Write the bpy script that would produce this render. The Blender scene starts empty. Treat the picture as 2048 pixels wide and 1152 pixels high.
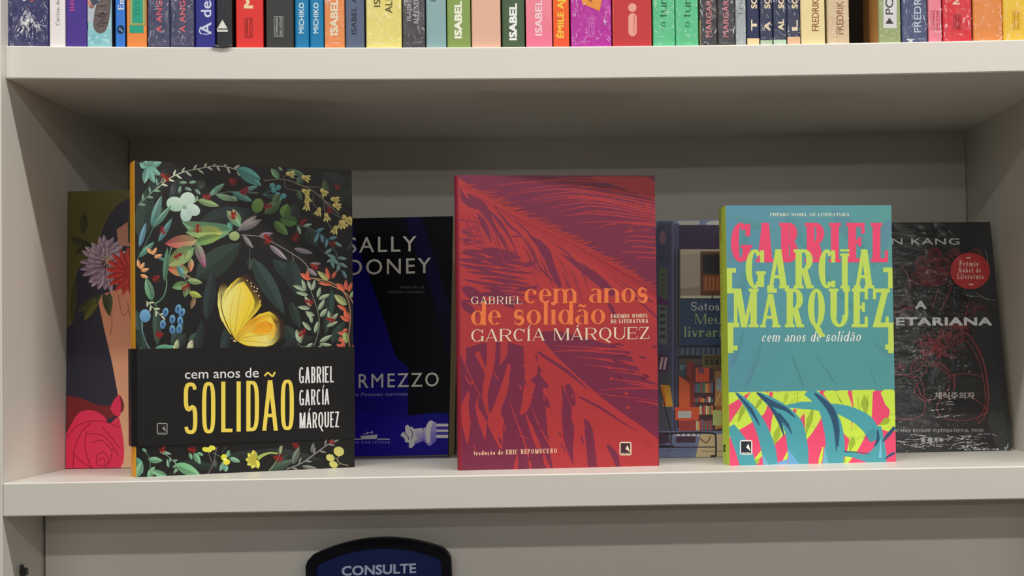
import bpy, math, random
from mathutils import Vector, Matrix
random.seed(7)
S = bpy.context.scene
COL = S.collection

# ---------------------------------------------------------------- camera
CAM = (0.42174, -1.00312, 0.08884)
YAW, PITCH, ROLL = 0.02981, 0.023, -0.01399
FPX, PPX, PPY = 2640.0, 1206.59, 651.18
_f = Vector((math.sin(YAW)*math.cos(PITCH), math.cos(YAW)*math.cos(PITCH), math.sin(PITCH)))
_r = Vector((math.cos(YAW), -math.sin(YAW), 0)); _u = _r.cross(_f)
R_ = _r*math.cos(ROLL) + _u*math.sin(ROLL); U_ = -_r*math.sin(ROLL) + _u*math.cos(ROLL)
cd = bpy.data.cameras.new('camera'); cam = bpy.data.objects.new('camera', cd); COL.objects.link(cam)
cam.matrix_world = Matrix(((R_.x, U_.x, -_f.x, CAM[0]), (R_.y, U_.y, -_f.y, CAM[1]), (R_.z, U_.z, -_f.z, CAM[2]), (0, 0, 0, 1)))
cd.sensor_width = 36; cd.lens = 36*FPX/2048; cd.clip_start = .01
cd.shift_x = (1024-PPX)/2048; cd.shift_y = (PPY-576)/2048
S.camera = cam

# ---------------------------------------------------------------- light and exposure
S.view_settings.view_transform = 'Standard'; S.view_settings.look = 'None'
S.view_settings.gamma = 1; S.view_settings.use_curve_mapping = False
S.view_settings.exposure = 0.0
w = bpy.data.worlds.new('shop_light'); S.world = w; w.use_nodes = True
w.node_tree.nodes['Background'].inputs[0].default_value = (1.0, .95, .88, 1)
w.node_tree.nodes['Background'].inputs[1].default_value = 0.1
def strip(name, x, y, z, sx, sy, power, col, aim):
    l = bpy.data.lights.new(name, 'AREA'); l.shape = 'RECTANGLE'; l.size = sx; l.size_y = sy; l.energy = power; l.color = col
    o = bpy.data.objects.new(name, l); COL.objects.link(o); o.location = (x, y, z)
    d = Vector(aim) - Vector((x, y, z)); d.x = 0
    o.rotation_euler = d.to_track_quat('-Z', 'Y').to_euler()
    return o
# rows of ceiling tubes running parallel to the bookcase, one close to it and four further up the aisle
LC = (1, .965, .91)
strip('tube_lamp', 1.15, -.72, 1.63, 3.4, .05, 44, LC, (.45, 0, .1))
strip('tube_lamp', .75, -1.73, .90, 3.4, .04, 9.5, LC, (.6, 0, .1))
strip('tube_lamp', .75, -3.03, .90, 4.4, .04, 6.0, LC, (.6, 0, .1))
strip('tube_lamp', .75, -4.29, .90, 5.4, .04, 1.5, LC, (.6, 0, .1))
strip('tube_lamp', .75, -5.60, .90, 6.4, .04, 13, LC, (.6, 0, .1))

# ---------------------------------------------------------------- helpers
def lin(c, g=1.0):
    o = []
    for v in c[:3]:
        v = max(0, v)/255.0
        v = v/12.92 if v <= .04045 else ((v+.055)/1.055)**2.4
        o.append(min(.93, v*g))
    return tuple(o)
def mix(a, b, t): return tuple(a[i]*(1-t)+b[i]*t for i in range(3))

def nt_mat(name, rough=.5, spec=.5, coat=0, bump=0, bscale=300, attr=True, base=(.8, .8, .8), var=0, vscale=20):
    m = bpy.data.materials.new(name); m.use_nodes = True; n = m.node_tree.nodes; L = m.node_tree.links
    p = n['Principled BSDF']; p.inputs['Roughness'].default_value = rough; p.inputs['Specular IOR Level'].default_value = spec
    p.inputs['Coat Weight'].default_value = coat; p.inputs['Coat Roughness'].default_value = .15
    tc = n.new('ShaderNodeTexCoord')
    nz = n.new('ShaderNodeTexNoise'); nz.inputs['Scale'].default_value = vscale; nz.inputs['Detail'].default_value = 5
    L.new(tc.outputs['Object'], nz.inputs['Vector'])
    mr = n.new('ShaderNodeMapRange'); mr.inputs['To Min'].default_value = 1-var; mr.inputs['To Max'].default_value = 1+var
    L.new(nz.outputs['Fac'], mr.inputs['Value'])
    mx = n.new('ShaderNodeMix'); mx.data_type = 'RGBA'; mx.blend_type = 'MULTIPLY'; mx.inputs[0].default_value = 1
    L.new(mr.outputs['Result'], mx.inputs[7])
    if attr:
        a = n.new('ShaderNodeAttribute'); a.attribute_name = 'Col'; L.new(a.outputs['Color'], mx.inputs[6])
    else: mx.inputs[6].default_value = (*base, 1)
    L.new(mx.outputs[2], p.inputs['Base Color'])
    if bump:
        nb = n.new('ShaderNodeTexNoise'); nb.inputs['Scale'].default_value = bscale; nb.inputs['Detail'].default_value = 3
        L.new(tc.outputs['Object'], nb.inputs['Vector'])
        b = n.new('ShaderNodeBump'); b.inputs['Strength'].default_value = bump; b.inputs['Distance'].default_value = .0004
        L.new(nb.outputs['Fac'], b.inputs['Height']); L.new(b.outputs['Normal'], p.inputs['Normal'])
    return m
M_LAM = nt_mat('white_laminate', .38, .4, 0, .12, 260, False, (.76, .735, .68), .02, 9)
M_EDGE = nt_mat('pale_edge_band', .3, .5, 0, 0, 1, False, (.84, .82, .77), .01, 9)
M_MATTE = nt_mat('matte_print', .62, .3, 0, .06, 900, True, var=.04, vscale=60)
M_SATIN = nt_mat('satin_print', .42, .35, 0, .06, 500, True, var=.03, vscale=60)
M_GLOSS = nt_mat('gloss_print', .3, .4, .12, .03, 300, True, var=.02, vscale=60)
M_DARK = nt_mat('dull_dark_print', .5, .1, 0, .03, 300, True, var=.02, vscale=60)
M_PAGE = nt_mat('page_edges', .8, .2, 0, .3, 1500, True, var=.1, vscale=200)
M_FLOOR = nt_mat('pale_vinyl_floor', .5, .4, 0, 0, 1, False, (.22, .19, .16), .08, 3)
M_WALL = nt_mat('painted_wall', .8, .3, 0, .1, 60, False, (.6, .58, .54), .03, 4)
M_CEIL = nt_mat('ceiling_paint', .9, .2, 0, .1, 80, False, (.5, .49, .46), .03, 4)
M_BLACK = nt_mat('black_plastic', .5, .15, 0, .1, 800, False, (.006, .007, .012), .1, 40)
M_STEEL = nt_mat('dark_steel', .4, .5, 0, 0, 1, False, (.03, .03, .03), .1, 40)

def wrap_mat(name, amt, sc, stretch, seed, dist=.009, fac=.10, rough=.06):
    m = bpy.data.materials.new(name); m.use_nodes = True; n = m.node_tree.nodes; L = m.node_tree.links
    n.remove(n['Principled BSDF']); out = n['Material Output']
    tc = n.new('ShaderNodeTexCoord'); mp = n.new('ShaderNodeMapping'); mp.inputs['Scale'].default_value = stretch
    mp.inputs['Location'].default_value = (seed*3.1, seed, seed*1.7); mp.inputs['Rotation'].default_value = (0, .5*math.sin(seed*2.3), 0)
    L.new(tc.outputs['Object'], mp.inputs['Vector'])
    nz = n.new('ShaderNodeTexNoise'); nz.inputs['Scale'].default_value = sc; nz.inputs['Detail'].default_value = 4; nz.inputs['Distortion'].default_value = 1.2
    L.new(mp.outputs['Vector'], nz.inputs['Vector'])
    b = n.new('ShaderNodeBump'); b.inputs['Strength'].default_value = amt; b.inputs['Distance'].default_value = dist
    L.new(nz.outputs['Fac'], b.inputs['Height'])
    fr = n.new('ShaderNodeFresnel'); fr.inputs['IOR'].default_value = 1.5; L.new(b.outputs['Normal'], fr.inputs['Normal'])
    ml = n.new('ShaderNodeMath'); ml.operation = 'MINIMUM'; ml.inputs[1].default_value = fac
    L.new(fr.outputs[0], ml.inputs[0])
    tr = n.new('ShaderNodeBsdfTransparent'); tr.inputs[0].default_value = (.97, .97, .97, 1)
    gl = n.new('ShaderNodeBsdfGlossy'); gl.inputs['Roughness'].default_value = rough; gl.inputs[0].default_value = (1, 1, 1, 1)
    L.new(b.outputs['Normal'], gl.inputs['Normal'])
    mx = n.new('ShaderNodeMixShader'); L.new(ml.outputs[0], mx.inputs[0]); L.new(tr.outputs[0], mx.inputs[1]); L.new(gl.outputs[0], mx.inputs[2])
    L.new(mx.outputs[0], out.inputs['Surface'])
    return m

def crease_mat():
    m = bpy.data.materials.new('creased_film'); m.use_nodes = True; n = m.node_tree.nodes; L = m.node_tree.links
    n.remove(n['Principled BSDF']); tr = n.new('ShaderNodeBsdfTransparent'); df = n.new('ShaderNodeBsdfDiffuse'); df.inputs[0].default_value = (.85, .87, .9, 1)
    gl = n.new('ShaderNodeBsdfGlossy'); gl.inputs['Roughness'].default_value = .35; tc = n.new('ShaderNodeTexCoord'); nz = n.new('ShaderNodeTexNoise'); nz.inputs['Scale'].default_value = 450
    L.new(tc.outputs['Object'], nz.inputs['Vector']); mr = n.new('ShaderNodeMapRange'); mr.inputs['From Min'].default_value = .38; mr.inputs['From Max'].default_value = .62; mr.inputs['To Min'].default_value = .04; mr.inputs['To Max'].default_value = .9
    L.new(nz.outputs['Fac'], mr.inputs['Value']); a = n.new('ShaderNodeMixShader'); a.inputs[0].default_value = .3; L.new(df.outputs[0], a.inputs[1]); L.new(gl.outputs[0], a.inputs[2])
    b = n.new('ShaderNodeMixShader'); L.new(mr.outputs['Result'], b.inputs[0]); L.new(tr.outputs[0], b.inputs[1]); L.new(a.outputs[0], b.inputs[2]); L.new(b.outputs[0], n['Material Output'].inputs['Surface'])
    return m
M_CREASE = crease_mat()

class Mesh:
    """collects coloured polygons; build() links them as one object"""
    def __init__(s): s.v = []; s.f = []; s.c = []
    def face(s, pts, cols):
        i = len(s.v); s.v += [tuple(p) for p in pts]; s.f.append(tuple(range(i, i+len(pts)))); s.c += list(cols)
    def box(s, a, b, col=(.8, .8, .8), bev=0):
        x0, y0, z0 = a; x1, y1, z1 = b
        if bev <= 0:
            P = [(x0,y0,z0),(x1,y0,z0),(x1,y1,z0),(x0,y1,z0),(x0,y0,z1),(x1,y0,z1),(x1,y1,z1),(x0,y1,z1)]
            for q in ((0,3,2,1),(4,5,6,7),(0,1,5,4),(1,2,6,5),(2,3,7,6),(3,0,4,7)): s.face([P[k] for k in q], [col]*4)
        else:
            e = bev; lo = (x0,y0,z0); hi = (x1,y1,z1)
            def P(i, j, k, ax):
                q = []
                for d, t in enumerate((i, j, k)):
                    base = hi[d] if t else lo[d]
                    q.append(base if d == ax else base + (-e if t else e))
                return tuple(q)
            for ax in range(3):
                o = [d for d in range(3) if d != ax]
                for side in (0, 1):
                    F = []
                    for a_, b_ in ((0,0),(1,0),(1,1),(0,1)):
                        t = [0,0,0]; t[ax] = side; t[o[0]] = a_; t[o[1]] = b_; F.append(P(*t, ax))
                    s.face(F, [col]*4)
            for ax in range(3):
                o = [d for d in range(3) if d != ax]
                for a_ in (0,1):
                    for b_ in (0,1):
                        t0 = [0,0,0]; t0[o[0]] = a_; t0[o[1]] = b_; t1 = list(t0); t1[ax] = 1
                        s.face([P(*t0, o[0]), P(*t0, o[1]), P(*t1, o[1]), P(*t1, o[0])], [col]*4)
            for i in (0,1):
                for j in (0,1):
                    for k in (0,1): s.face([P(i,j,k,0), P(i,j,k,1), P(i,j,k,2)], [col]*3)
    def prism(s, prof, z0, z1, col):
        """prof: closed xy outline, or list of (x,y,col)"""
        n = len(prof); pc = [(p[0], p[1], p[2] if len(p) > 2 else col) for p in prof]
        for i in range(n):
            a = pc[i]; b = pc[(i+1) % n]
            s.face([(a[0],a[1],z0),(b[0],b[1],z0),(b[0],b[1],z1),(a[0],a[1],z1)], [a[2],b[2],b[2],a[2]] if a[2] == b[2] else [a[2]]*4)
        s.face([(p[0],p[1],z1) for p in pc], [p[2] for p in pc]); s.face([(p[0],p[1],z0) for p in pc][::-1], [p[2] for p in pc][::-1])
    def build(s, name, mat, parent=None, weld=True, smooth=False):
        me = bpy.data.meshes.new(name); me.from_pydata(s.v, [], s.f)
        at = me.color_attributes.new('Col', 'FLOAT_COLOR', 'CORNER')
        buf = []
        for c in s.c: buf += [c[0], c[1], c[2], 1.0]
        at.data.foreach_set('color', buf)
        me.materials.append(mat)
        if weld:
            import bmesh
            b = bmesh.new(); b.from_mesh(me); bmesh.ops.remove_doubles(b, verts=b.verts, dist=1e-6)
            bmesh.ops.recalc_face_normals(b, faces=b.faces); b.to_mesh(me); b.free()
        if smooth:
            for p in me.polygons: p.use_smooth = True
        o = bpy.data.objects.new(name, me); COL.objects.link(o)
        if parent: o.parent = parent
        return o
def empty(name, loc, rot=None):
    o = bpy.data.objects.new(name, None); COL.objects.link(o); o.empty_display_size = .02
    if rot is not None:
        o.matrix_world = Matrix.Translation(loc) @ rot.to_4x4()
    else: o.location = loc
    return o
def tag(o, label, cat, group=None):
    o['label'] = label; o['category'] = cat
    if group: o['group'] = group

# ---------------------------------------------------------------- lettering
SQ = [1.0]
class PL(list):
    c = 0.0
def ring(cx, cy, rx, ry, a0, a1, wx, wy, n=18):
    P = []; e_ = SQ[0]
    k = max(3, int(n*abs(a1-a0)/360)+1)
    pr = None
    for i in range(k+1):
        a = math.radians(a0+(a1-a0)*i/k); c, s_ = math.cos(a), math.sin(a); c = math.copysign(abs(c)**e_, c); s_ = math.copysign(abs(s_)**e_, s_)
        q = ((cx+rx*c, cy+ry*s_), (cx+(rx-wx)*c, cy+(ry-wy)*s_))
        if pr: P.append([pr[0], q[0], q[1], pr[1]])
        pr = q
    return P
def ribbon(pts, ws):
    P = []; n = len(pts); L = []; Rr = []
    for i in range(n):
        a = pts[max(0, i-1)]; b = pts[min(n-1, i+1)]
        dx, dy = b[0]-a[0], b[1]-a[1]; d = math.hypot(dx, dy) or 1
        w_ = ws[i]/2 if hasattr(ws, '__len__') else ws/2
        L.append((pts[i][0]-dy/d*w_, pts[i][1]+dx/d*w_)); Rr.append((pts[i][0]+dy/d*w_, pts[i][1]-dx/d*w_))
    for i in range(n-1): P.append([L[i], L[i+1], Rr[i+1], Rr[i]])
    return P
WD = {'A': .78, 'B': .66, 'C': .72, 'D': .76, 'E': .62, 'F': .58, 'G': .78, 'H': .78, 'I': .2, 'J': .45, 'K': .74, 'L': .58, 'M': .95, 'N': .8, 'O': .8,
      'P': .62, 'Q': .8, 'R': .72, 'S': .55, 'T': .68, 'U': .74, 'V': .76, 'W': 1.1, 'X': .74, 'Y': .72, 'Z': .62, 'a': .5, 'b': .54, 'c': .46, 'd': .54,
      'e': .48, 'f': .34, 'g': .5, 'h': .56, 'i': .2, 'l': .2, 'm': .86, 'n': .56, 'o': .52, 'p': .54, 'q': .54, 'r': .4, 's': .4, 't': .34, 'u': .56, 'v': .5,
      'y': .5, 'w': .78, 'k': .56, ' ': .3, '.': .14, 'z': .42, ',': .14}
ACC = {'Á': ('A', 'a'), 'Í': ('I', 'a'), 'É': ('E', 'a'), 'Ê': ('E', 'c'), 'Ã': ('A', 't'), 'ã': ('a', 't'), 'á': ('a', 'a'), 'ç': ('c', 'd'), 'ê': ('e', 'c'), 'í': ('i', 'a')}
def glyph(ch, W, T, t, s, q, xh=.64, flat=False):
    """one letter as polygons, cap height 1; T thick stem, t thin stroke, s serif reach, q serif thickness"""
    acc = None
    if ch in ACC: ch, acc = ACC[ch]
    class Bag(list):
        n = 0
        def append(b, q):
            q = PL(q); b.n += 1; q.c = float(b.n); list.append(b, q)
        def extend(b, L):
            b.n += 2
            for i, q in enumerate(L): q = PL(q); q.c = b.n-.5*(i % 2); list.append(b, q)
    P = Bag()
    def rc(x0, y0, x1, y1): P.append([(x0, y0), (x1, y0), (x1, y1), (x0, y1)])
    def V(x, y0, y1, w=T, b=1, u=1):
        rc(x-w/2, y0, x+w/2, y1)
        if s > 0:
            if b: rc(x-w/2-s, y0, x+w/2+s, y0+q)
            if u == 1: rc(x-w/2-s, y1-q, x+w/2+s, y1)
            if u == 2: rc(x-w/2-s, y1-q, x, y1)
    def D(x0, y0, x1, y1, w): P.append([(x0-w/2, y0), (x0+w/2, y0), (x1+w/2, y1), (x1-w/2, y1)])
    def Hh(x0, x1, y, h=t): rc(x0, y-h/2, x1, y+h/2)
    def sf(x, y, w=T): 
        if s > 0: rc(x-w/2-s, y, x+w/2+s, y+q)
    def A(*a): P.extend(ring(*a))
    l, r = T/2, W-T/2; cx = W/2
    vs = q*1.0 if s > 0 else 0
    if ch == 'A':
        D(t/2+s*.5, 0, cx-T*.1, 1, t*1.15); D(W-T/2-s*.5, 0, cx, 1, T); Hh(W*.22, W*.78, .3); sf(t/2+s*.5, 0, t); sf(W-T/2-s*.5, 0, T)
    elif ch == 'B':
        V(l, 0, 1); rx = W*.5
        Hh(l, W-rx, 1-t/2); Hh(l, W-rx, .52); Hh(l, W-rx, t/2)
        A(W-rx*1.04, .76-t/4, rx*.98, .24+t/4, -90, 90, T, t); A(W-rx, .26+t/4, rx, .26+t/4, -90, 90, T, t)
    elif ch in 'CG':
        A(cx, .5, cx, .5, 48, 312, T, t, 26)
        if s > 0 and flat: rc(W-t*1.2, .66, W, .97)
        elif s > 0: P.append([(W*.92-t*.5, .96), (W*.97, .98), (W*.97, .66), (W*.97-t*.8, .66), (W*.84, .86)])
        if ch == 'G': 
            V(W-T/2, .04, .44, T, 0, 1)
            if s == 0: Hh(cx, W, .44-t/2)
        elif s > 0: rc(W-t*1.2, .03, W, .2) if flat else None
    elif ch == 'D':
        V(l, 0, 1); rx = W*.62; Hh(l, W-rx, 1-t/2); Hh(l, W-rx, t/2); A(W-rx, .5, rx, .5, -90, 90, T, t, 26)
    elif ch in 'EF':
        V(l, 0, 1); Hh(l, W, 1-t/2); Hh(l, W*.8, .52)
        if s > 0: rc(W-vs, .72, W, 1); rc(W*.8-vs, .4, W*.8, .64)
        if ch == 'E':
            Hh(l, W, t/2)
            if s > 0: rc(W-vs, 0, W, .28)
    elif ch == 'H': V(l, 0, 1); V(r, 0, 1); Hh(l, r, .52)
    elif ch == 'I': V(cx, 0, 1)
    elif ch == 'J': V(r, .3, 1, T, 0); A(W*.4, .28, W*.6, .28, -180, 0, T, t)
    elif ch == 'K': V(l, 0, 1); D(T, .38, W-t, 1, t*1.2); D(W-T/2, 0, W*.42, .58, T); sf(W-T/2, 0); sf(W-t, 1-q, t)
    elif ch == 'L':
        V(l, 0, 1); Hh(l, W, t/2)
        if s > 0: rc(W-vs, 0, W, .3)
    elif ch == 'M':
        V(t/2+s*.5, 0, 1, t*1.1, 1, 2); V(W-T/2, 0, 1); D(cx-T*.1, 0, t/2+s*.5+T*.35, 1, T); D(cx, 0, W-T*.6, 1, t*1.1)
    elif ch == 'N': V(t/2+s, 0, 1, t*1.1, 1, 2); V(W-t/2-s, 0, 1, t*1.1, 0, 1); D(W-T/2-s, 0, T/2+s*.7, 1, T*1.05)
    elif ch in 'OQ':
        A(cx, .5, cx, .5, 0, 360, T, t, 30)
        if ch == 'Q': P.extend(ribbon([(cx-W*.1, .06), (cx+W*.1, -.04), (cx+W*.3, -.2), (cx+W*.5, -.22)], [t, T*.9, T*.8, t*.6]))
    elif ch in 'PR':
        V(l, 0, 1); rx = W*.5; Hh(l, W-rx, 1-t/2); Hh(l, W-rx, .47); A(W-rx, .725, rx, .275, -90, 90, T, t)
        if ch == 'R':
            D(W-T/2, 0, W*.5, .49, T)
            if s > 0: rc(W-T/2, 0, W+s*.6, q)
    elif ch in 'Ss':
        h = 1 if ch == 'S' else xh
        p = []; ry1 = h*.25
        
        e_ = SQ[0]; sp = lambda v: math.copysign(abs(v)**e_, v)
        for i in range(17): a = math.radians(25+i*245/16); p.append((cx+(cx-T*.5)*sp(math.cos(a)), h-ry1-t/2+(ry1)*sp(math.sin(a))))
        q2 = []
        for i in range(17): a = math.radians(90-i*245/16); q2.append((cx+(cx-T*.5)*sp(math.cos(a)), ry1+t/2+ry1*sp(math.sin(a))))
        p = p[:16]+[(cx, h*.5)]+q2[1:]
        n = len(p); ws = [t+(T*1.0-t)*math.sin(math.pi*i/(n-1))**.8 for i in range(n)]
        P.extend(ribbon(p, ws))
        if s > 0: rc(W-T*.35-t, h*.68, W-T*.35, h*.96); rc(T*.2, h*.04, T*.2+t, h*.32)
    elif ch == 'T':
        V(cx, 0, 1, T, 1, 0); Hh(0, W, 1-t/2)
        if s > 0: rc(0, .72, vs, 1); rc(W-vs, .72, W, 1)
    elif ch == 'U': V(l+s*.4, .3, 1, T, 0); V(W-t/2-s*.4, .3, 1, t*1.1, 0); A(cx, .32, cx-s*.4, .32, 180, 360, T*.9 if t < T*.7 else T, t)
    elif ch == 'V': D(cx, 0, T/2+s*.5, 1, T); D(cx, 0, W-t/2-s*.5, 1, t*1.1); sf(T/2+s*.5, 1-q); sf(W-t/2-s*.5, 1-q, t)
    elif ch == 'W': D(W*.3, 0, T/2, 1, T); D(W*.3, 0, W*.5, 1, t); D(W*.7, 0, W*.5, 1, T); D(W*.7, 0, W-t/2, 1, t)
    elif ch == 'X': D(W-T/2, 0, T/2, 1, T); D(t/2, 0, W-t/2, 1, t*1.1)
    elif ch == 'Y': V(cx, 0, .5, T, 1, 0); D(cx, .45, T/2, 1, T); D(cx, .45, W-t/2, 1, t*1.1)
    elif ch == 'Z':
        Hh(0, W, 1-t/2); Hh(0, W, t/2); D(T*.55, t*.5, W-T*.55, 1-t*.5, T)
        if s > 0: rc(0, .72, vs, 1); rc(W-vs, 0, W, .28)
    elif ch == 'z': Hh(0, W, xh-t/2); Hh(0, W, t/2); D(T*.5, 0, W-T*.5, xh, T)
    elif ch == 'a':
        V(W-T*.75, 0, xh*.72, T, 0, 0); rc(W-T*.75, 0, W, q or t); A(cx, xh*.72, W/2-T*.25, xh*.28, 0, 150, T, t)
        A(W*.42, xh*.3, W*.42, xh*.3, 70, 290, T, t); Hh(W*.42, W-T*.75, xh*.6-t/2)
    elif ch in 'bdpq':
        sx = l if ch in 'bp' else r; y0 = -.3 if ch in 'pq' else 0; y1 = 1 if ch in 'bd' else xh
        V(sx, y0, y1, T, ch in 'pq' or ch == 'd', 2 if ch in 'bdp' else 0); A(cx+(T*.15 if ch in 'bp' else -T*.15), xh/2, cx-T*.15, xh/2, 0, 360, T, t, 24)
    elif ch == 'c': 
        A(cx, xh/2, cx, xh/2, 55, 315, T, t, 22)
        if s > 0: P.append([(cx+cx*.45, xh*.62), (W*.97, xh*.62), (W*.97, xh*.88), (cx+cx*.45, xh*.9)])
    elif ch == 'e': A(cx, xh/2, cx, xh/2, 0, 318, T, t, 24); Hh(T*.5, W-T*.1, xh*.53)
    elif ch == 'f': V(W*.4, 0, .75, T, 1, 0); A(W*.4+W*.3-T/2, .74, W*.3, .26, 60, 180, T, t); Hh(0, W*.85, xh-t/2)
    elif ch == 'g': A(cx, xh*.62, cx*.85, xh*.38, 0, 360, T*.9, t, 22); A(cx, -.1, cx, .18, 0, 360, T*.7, t, 22); D(W*.3, .04, W*.35, xh*.3, T*.7)
    elif ch == 'h': V(l, 0, 1, T, 1, 2); V(r, 0, xh*.6, T, 1, 0); A(cx, xh*.6, cx, xh*.4, 0, 150, T, t)
    elif ch == 'i': 
        V(cx, 0, xh, T, 1, 2)
        if not acc: A(cx, .9, T*.62, .085, 0, 360, T*.61, .084, 12)
    elif ch == 'l': V(cx, 0, 1, T, 1, 2)
    elif ch in 'nr':
        V(l, 0, xh, T, 1, 2)
        if ch == 'n': V(r, 0, xh*.6, T, 1, 0); A(cx, xh*.6, cx, xh*.4, 0, 150, T, t)
        else: A(W*.62, xh*.62, W*.5, xh*.38, 60, 160, T, t); A(W*.86, xh*.86, T*.62, T*.55, 0, 360, T*.6, T*.5, 10)
    elif ch == 'm':
        V(l, 0, xh, T, 1, 2); V(cx, 0, xh*.6, T, 1, 0); V(r, 0, xh*.6, T, 1, 0); rr = (cx+T/2)/2
        A(rr, xh*.6, rr, xh*.4, 0, 150, T, t); A(W-rr, xh*.6, rr, xh*.4, 0, 150, T, t)
    elif ch == 'o': A(cx, xh/2, cx, xh/2, 0, 360, T, t, 26)
    elif ch == 't': V(W*.45, .12, .84, T, 0, 0); A(W*.45+W*.28-T/2, .13, W*.28, .13, 180, 310, T, t); Hh(0, W*.9, xh-t/2)
    elif ch == 'u': V(l, xh*.35, xh, T, 0, 2); V(r, 0, xh, T, 1, 2); A(cx, xh*.36, cx, xh*.36, 180, 340, T, t)
    elif ch in 'vy':
        D(cx, 0, T/2, xh, T); D(cx, 0, W-t/2, xh, t*1.2); sf(T/2, xh-q); sf(W-t/2, xh-q, t)
        if ch == 'y': D(W*.3, -.3, cx, 0, t*1.2)
    elif ch == 'w': D(W*.3, 0, T/2, xh, T); D(W*.3, 0, W*.5, xh, t); D(W*.7, 0, W*.5, xh, T); D(W*.7, 0, W-t/2, xh, t)
    elif ch == 'k': V(l, 0, 1, T, 1, 2); D(T, .25, W-t, xh, t); D(W-T/2, 0, W*.42, xh*.6, T)
    elif ch in '.,': rc(0, 0, T, T)
    top = 1 if ch.isupper() else xh
    if acc == 'a':
        if flat: Hh(cx-T*.9, cx+T*.9, top+.07, .06)
        else: D(cx-T*.1, top+.06, cx+T*.7, top+.26, T*.6)
    elif acc == 'c': D(cx-T*.9, top+.06, cx, top+.2, t*1.4); D(cx+T*.9, top+.06, cx, top+.2, t*1.4)
    elif acc == 't': P.extend(ribbon([(cx-W*.3, top+.1), (cx-W*.14, top+.19), (cx, top+.15), (cx+W*.14, top+.11), (cx+W*.3, top+.2)], [t, T*.6, T*.65, T*.6, t]))
    elif acc == 'd': P.extend(ribbon([(cx, 0), (cx+T*.2, -.08), (cx+T*.3, -.16), (cx-T*.7, -.22)], [t, t, T*.5, t]))
    return P
_fc = {}
def font_polys(txt, bold=0.0, spacing=1.0):
    k = (txt, bold, spacing)
    if k in _fc: return _fc[k]
    def go(tx):
        c = bpy.data.curves.new('tmp', 'FONT'); c.body = tx; c.size = 1; c.resolution_u = 3; c.space_character = spacing; c.fill_mode = 'BOTH'
        o = bpy.data.objects.new('tmp', c); COL.objects.link(o)
        dg = bpy.context.evaluated_depsgraph_get(); me = bpy.data.meshes.new_from_object(o.evaluated_get(dg))
        V_ = [(v.co.x, v.co.y) for v in me.vertices]; F_ = [[V_[i] for i in p.vertices] for p in me.polygons]
        bpy.data.objects.remove(o); bpy.data.curves.remove(c); bpy.data.meshes.remove(me)
        return F_
    F_ = go(txt); H_ = go('H'); cap = max(p[1] for f in H_ for p in f)
    x0 = min(p[0] for f in F_ for p in f); x1 = max(p[0] for f in F_ for p in f)
    res = [[((p[0]-x0)/(x1-x0), p[1]/cap) for p in f] for f in F_]
    if bold > 0:
        bx, by = bold*.7/(x1-x0), bold*.7/cap; out = []
        for n_, (dx, dy) in enumerate(((-1,-1),(1,-1),(-1,1),(1,1),(0,0))):
            for f in res: q = PL([(p[0]+dx*bx, p[1]+dy*by) for p in f]); q.c = n_*1.0; out.append(q)
        res = out
    _fc[k] = res
    return res
def type_polys(txt, ratio, T, t, s, q, gap=.12, **kw):
    """stroke-built lettering normalised to x 0..1; ratio = width of the line / cap height"""
    ws = [WD[ACC[c][0] if c in ACC else c] for c in txt]; gaps = (gap+2*s*.8)*(len(txt)-1); W = (ratio-gaps)/sum(ws)
    x = 0; out = []
    for c, w_ in zip(txt, ws):
        wv = w_*W
        if c in 'iIlÍí': wv = max(wv, T)
        if c != ' ':
            for f in glyph(c, wv, T, t, s, q, **kw):
                g_ = PL([((px+x)/ratio, py) for px, py in f]); g_.c = f.c; out.append(g_)
        x += w_*W+gap+2*s*.8
    return out

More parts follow.
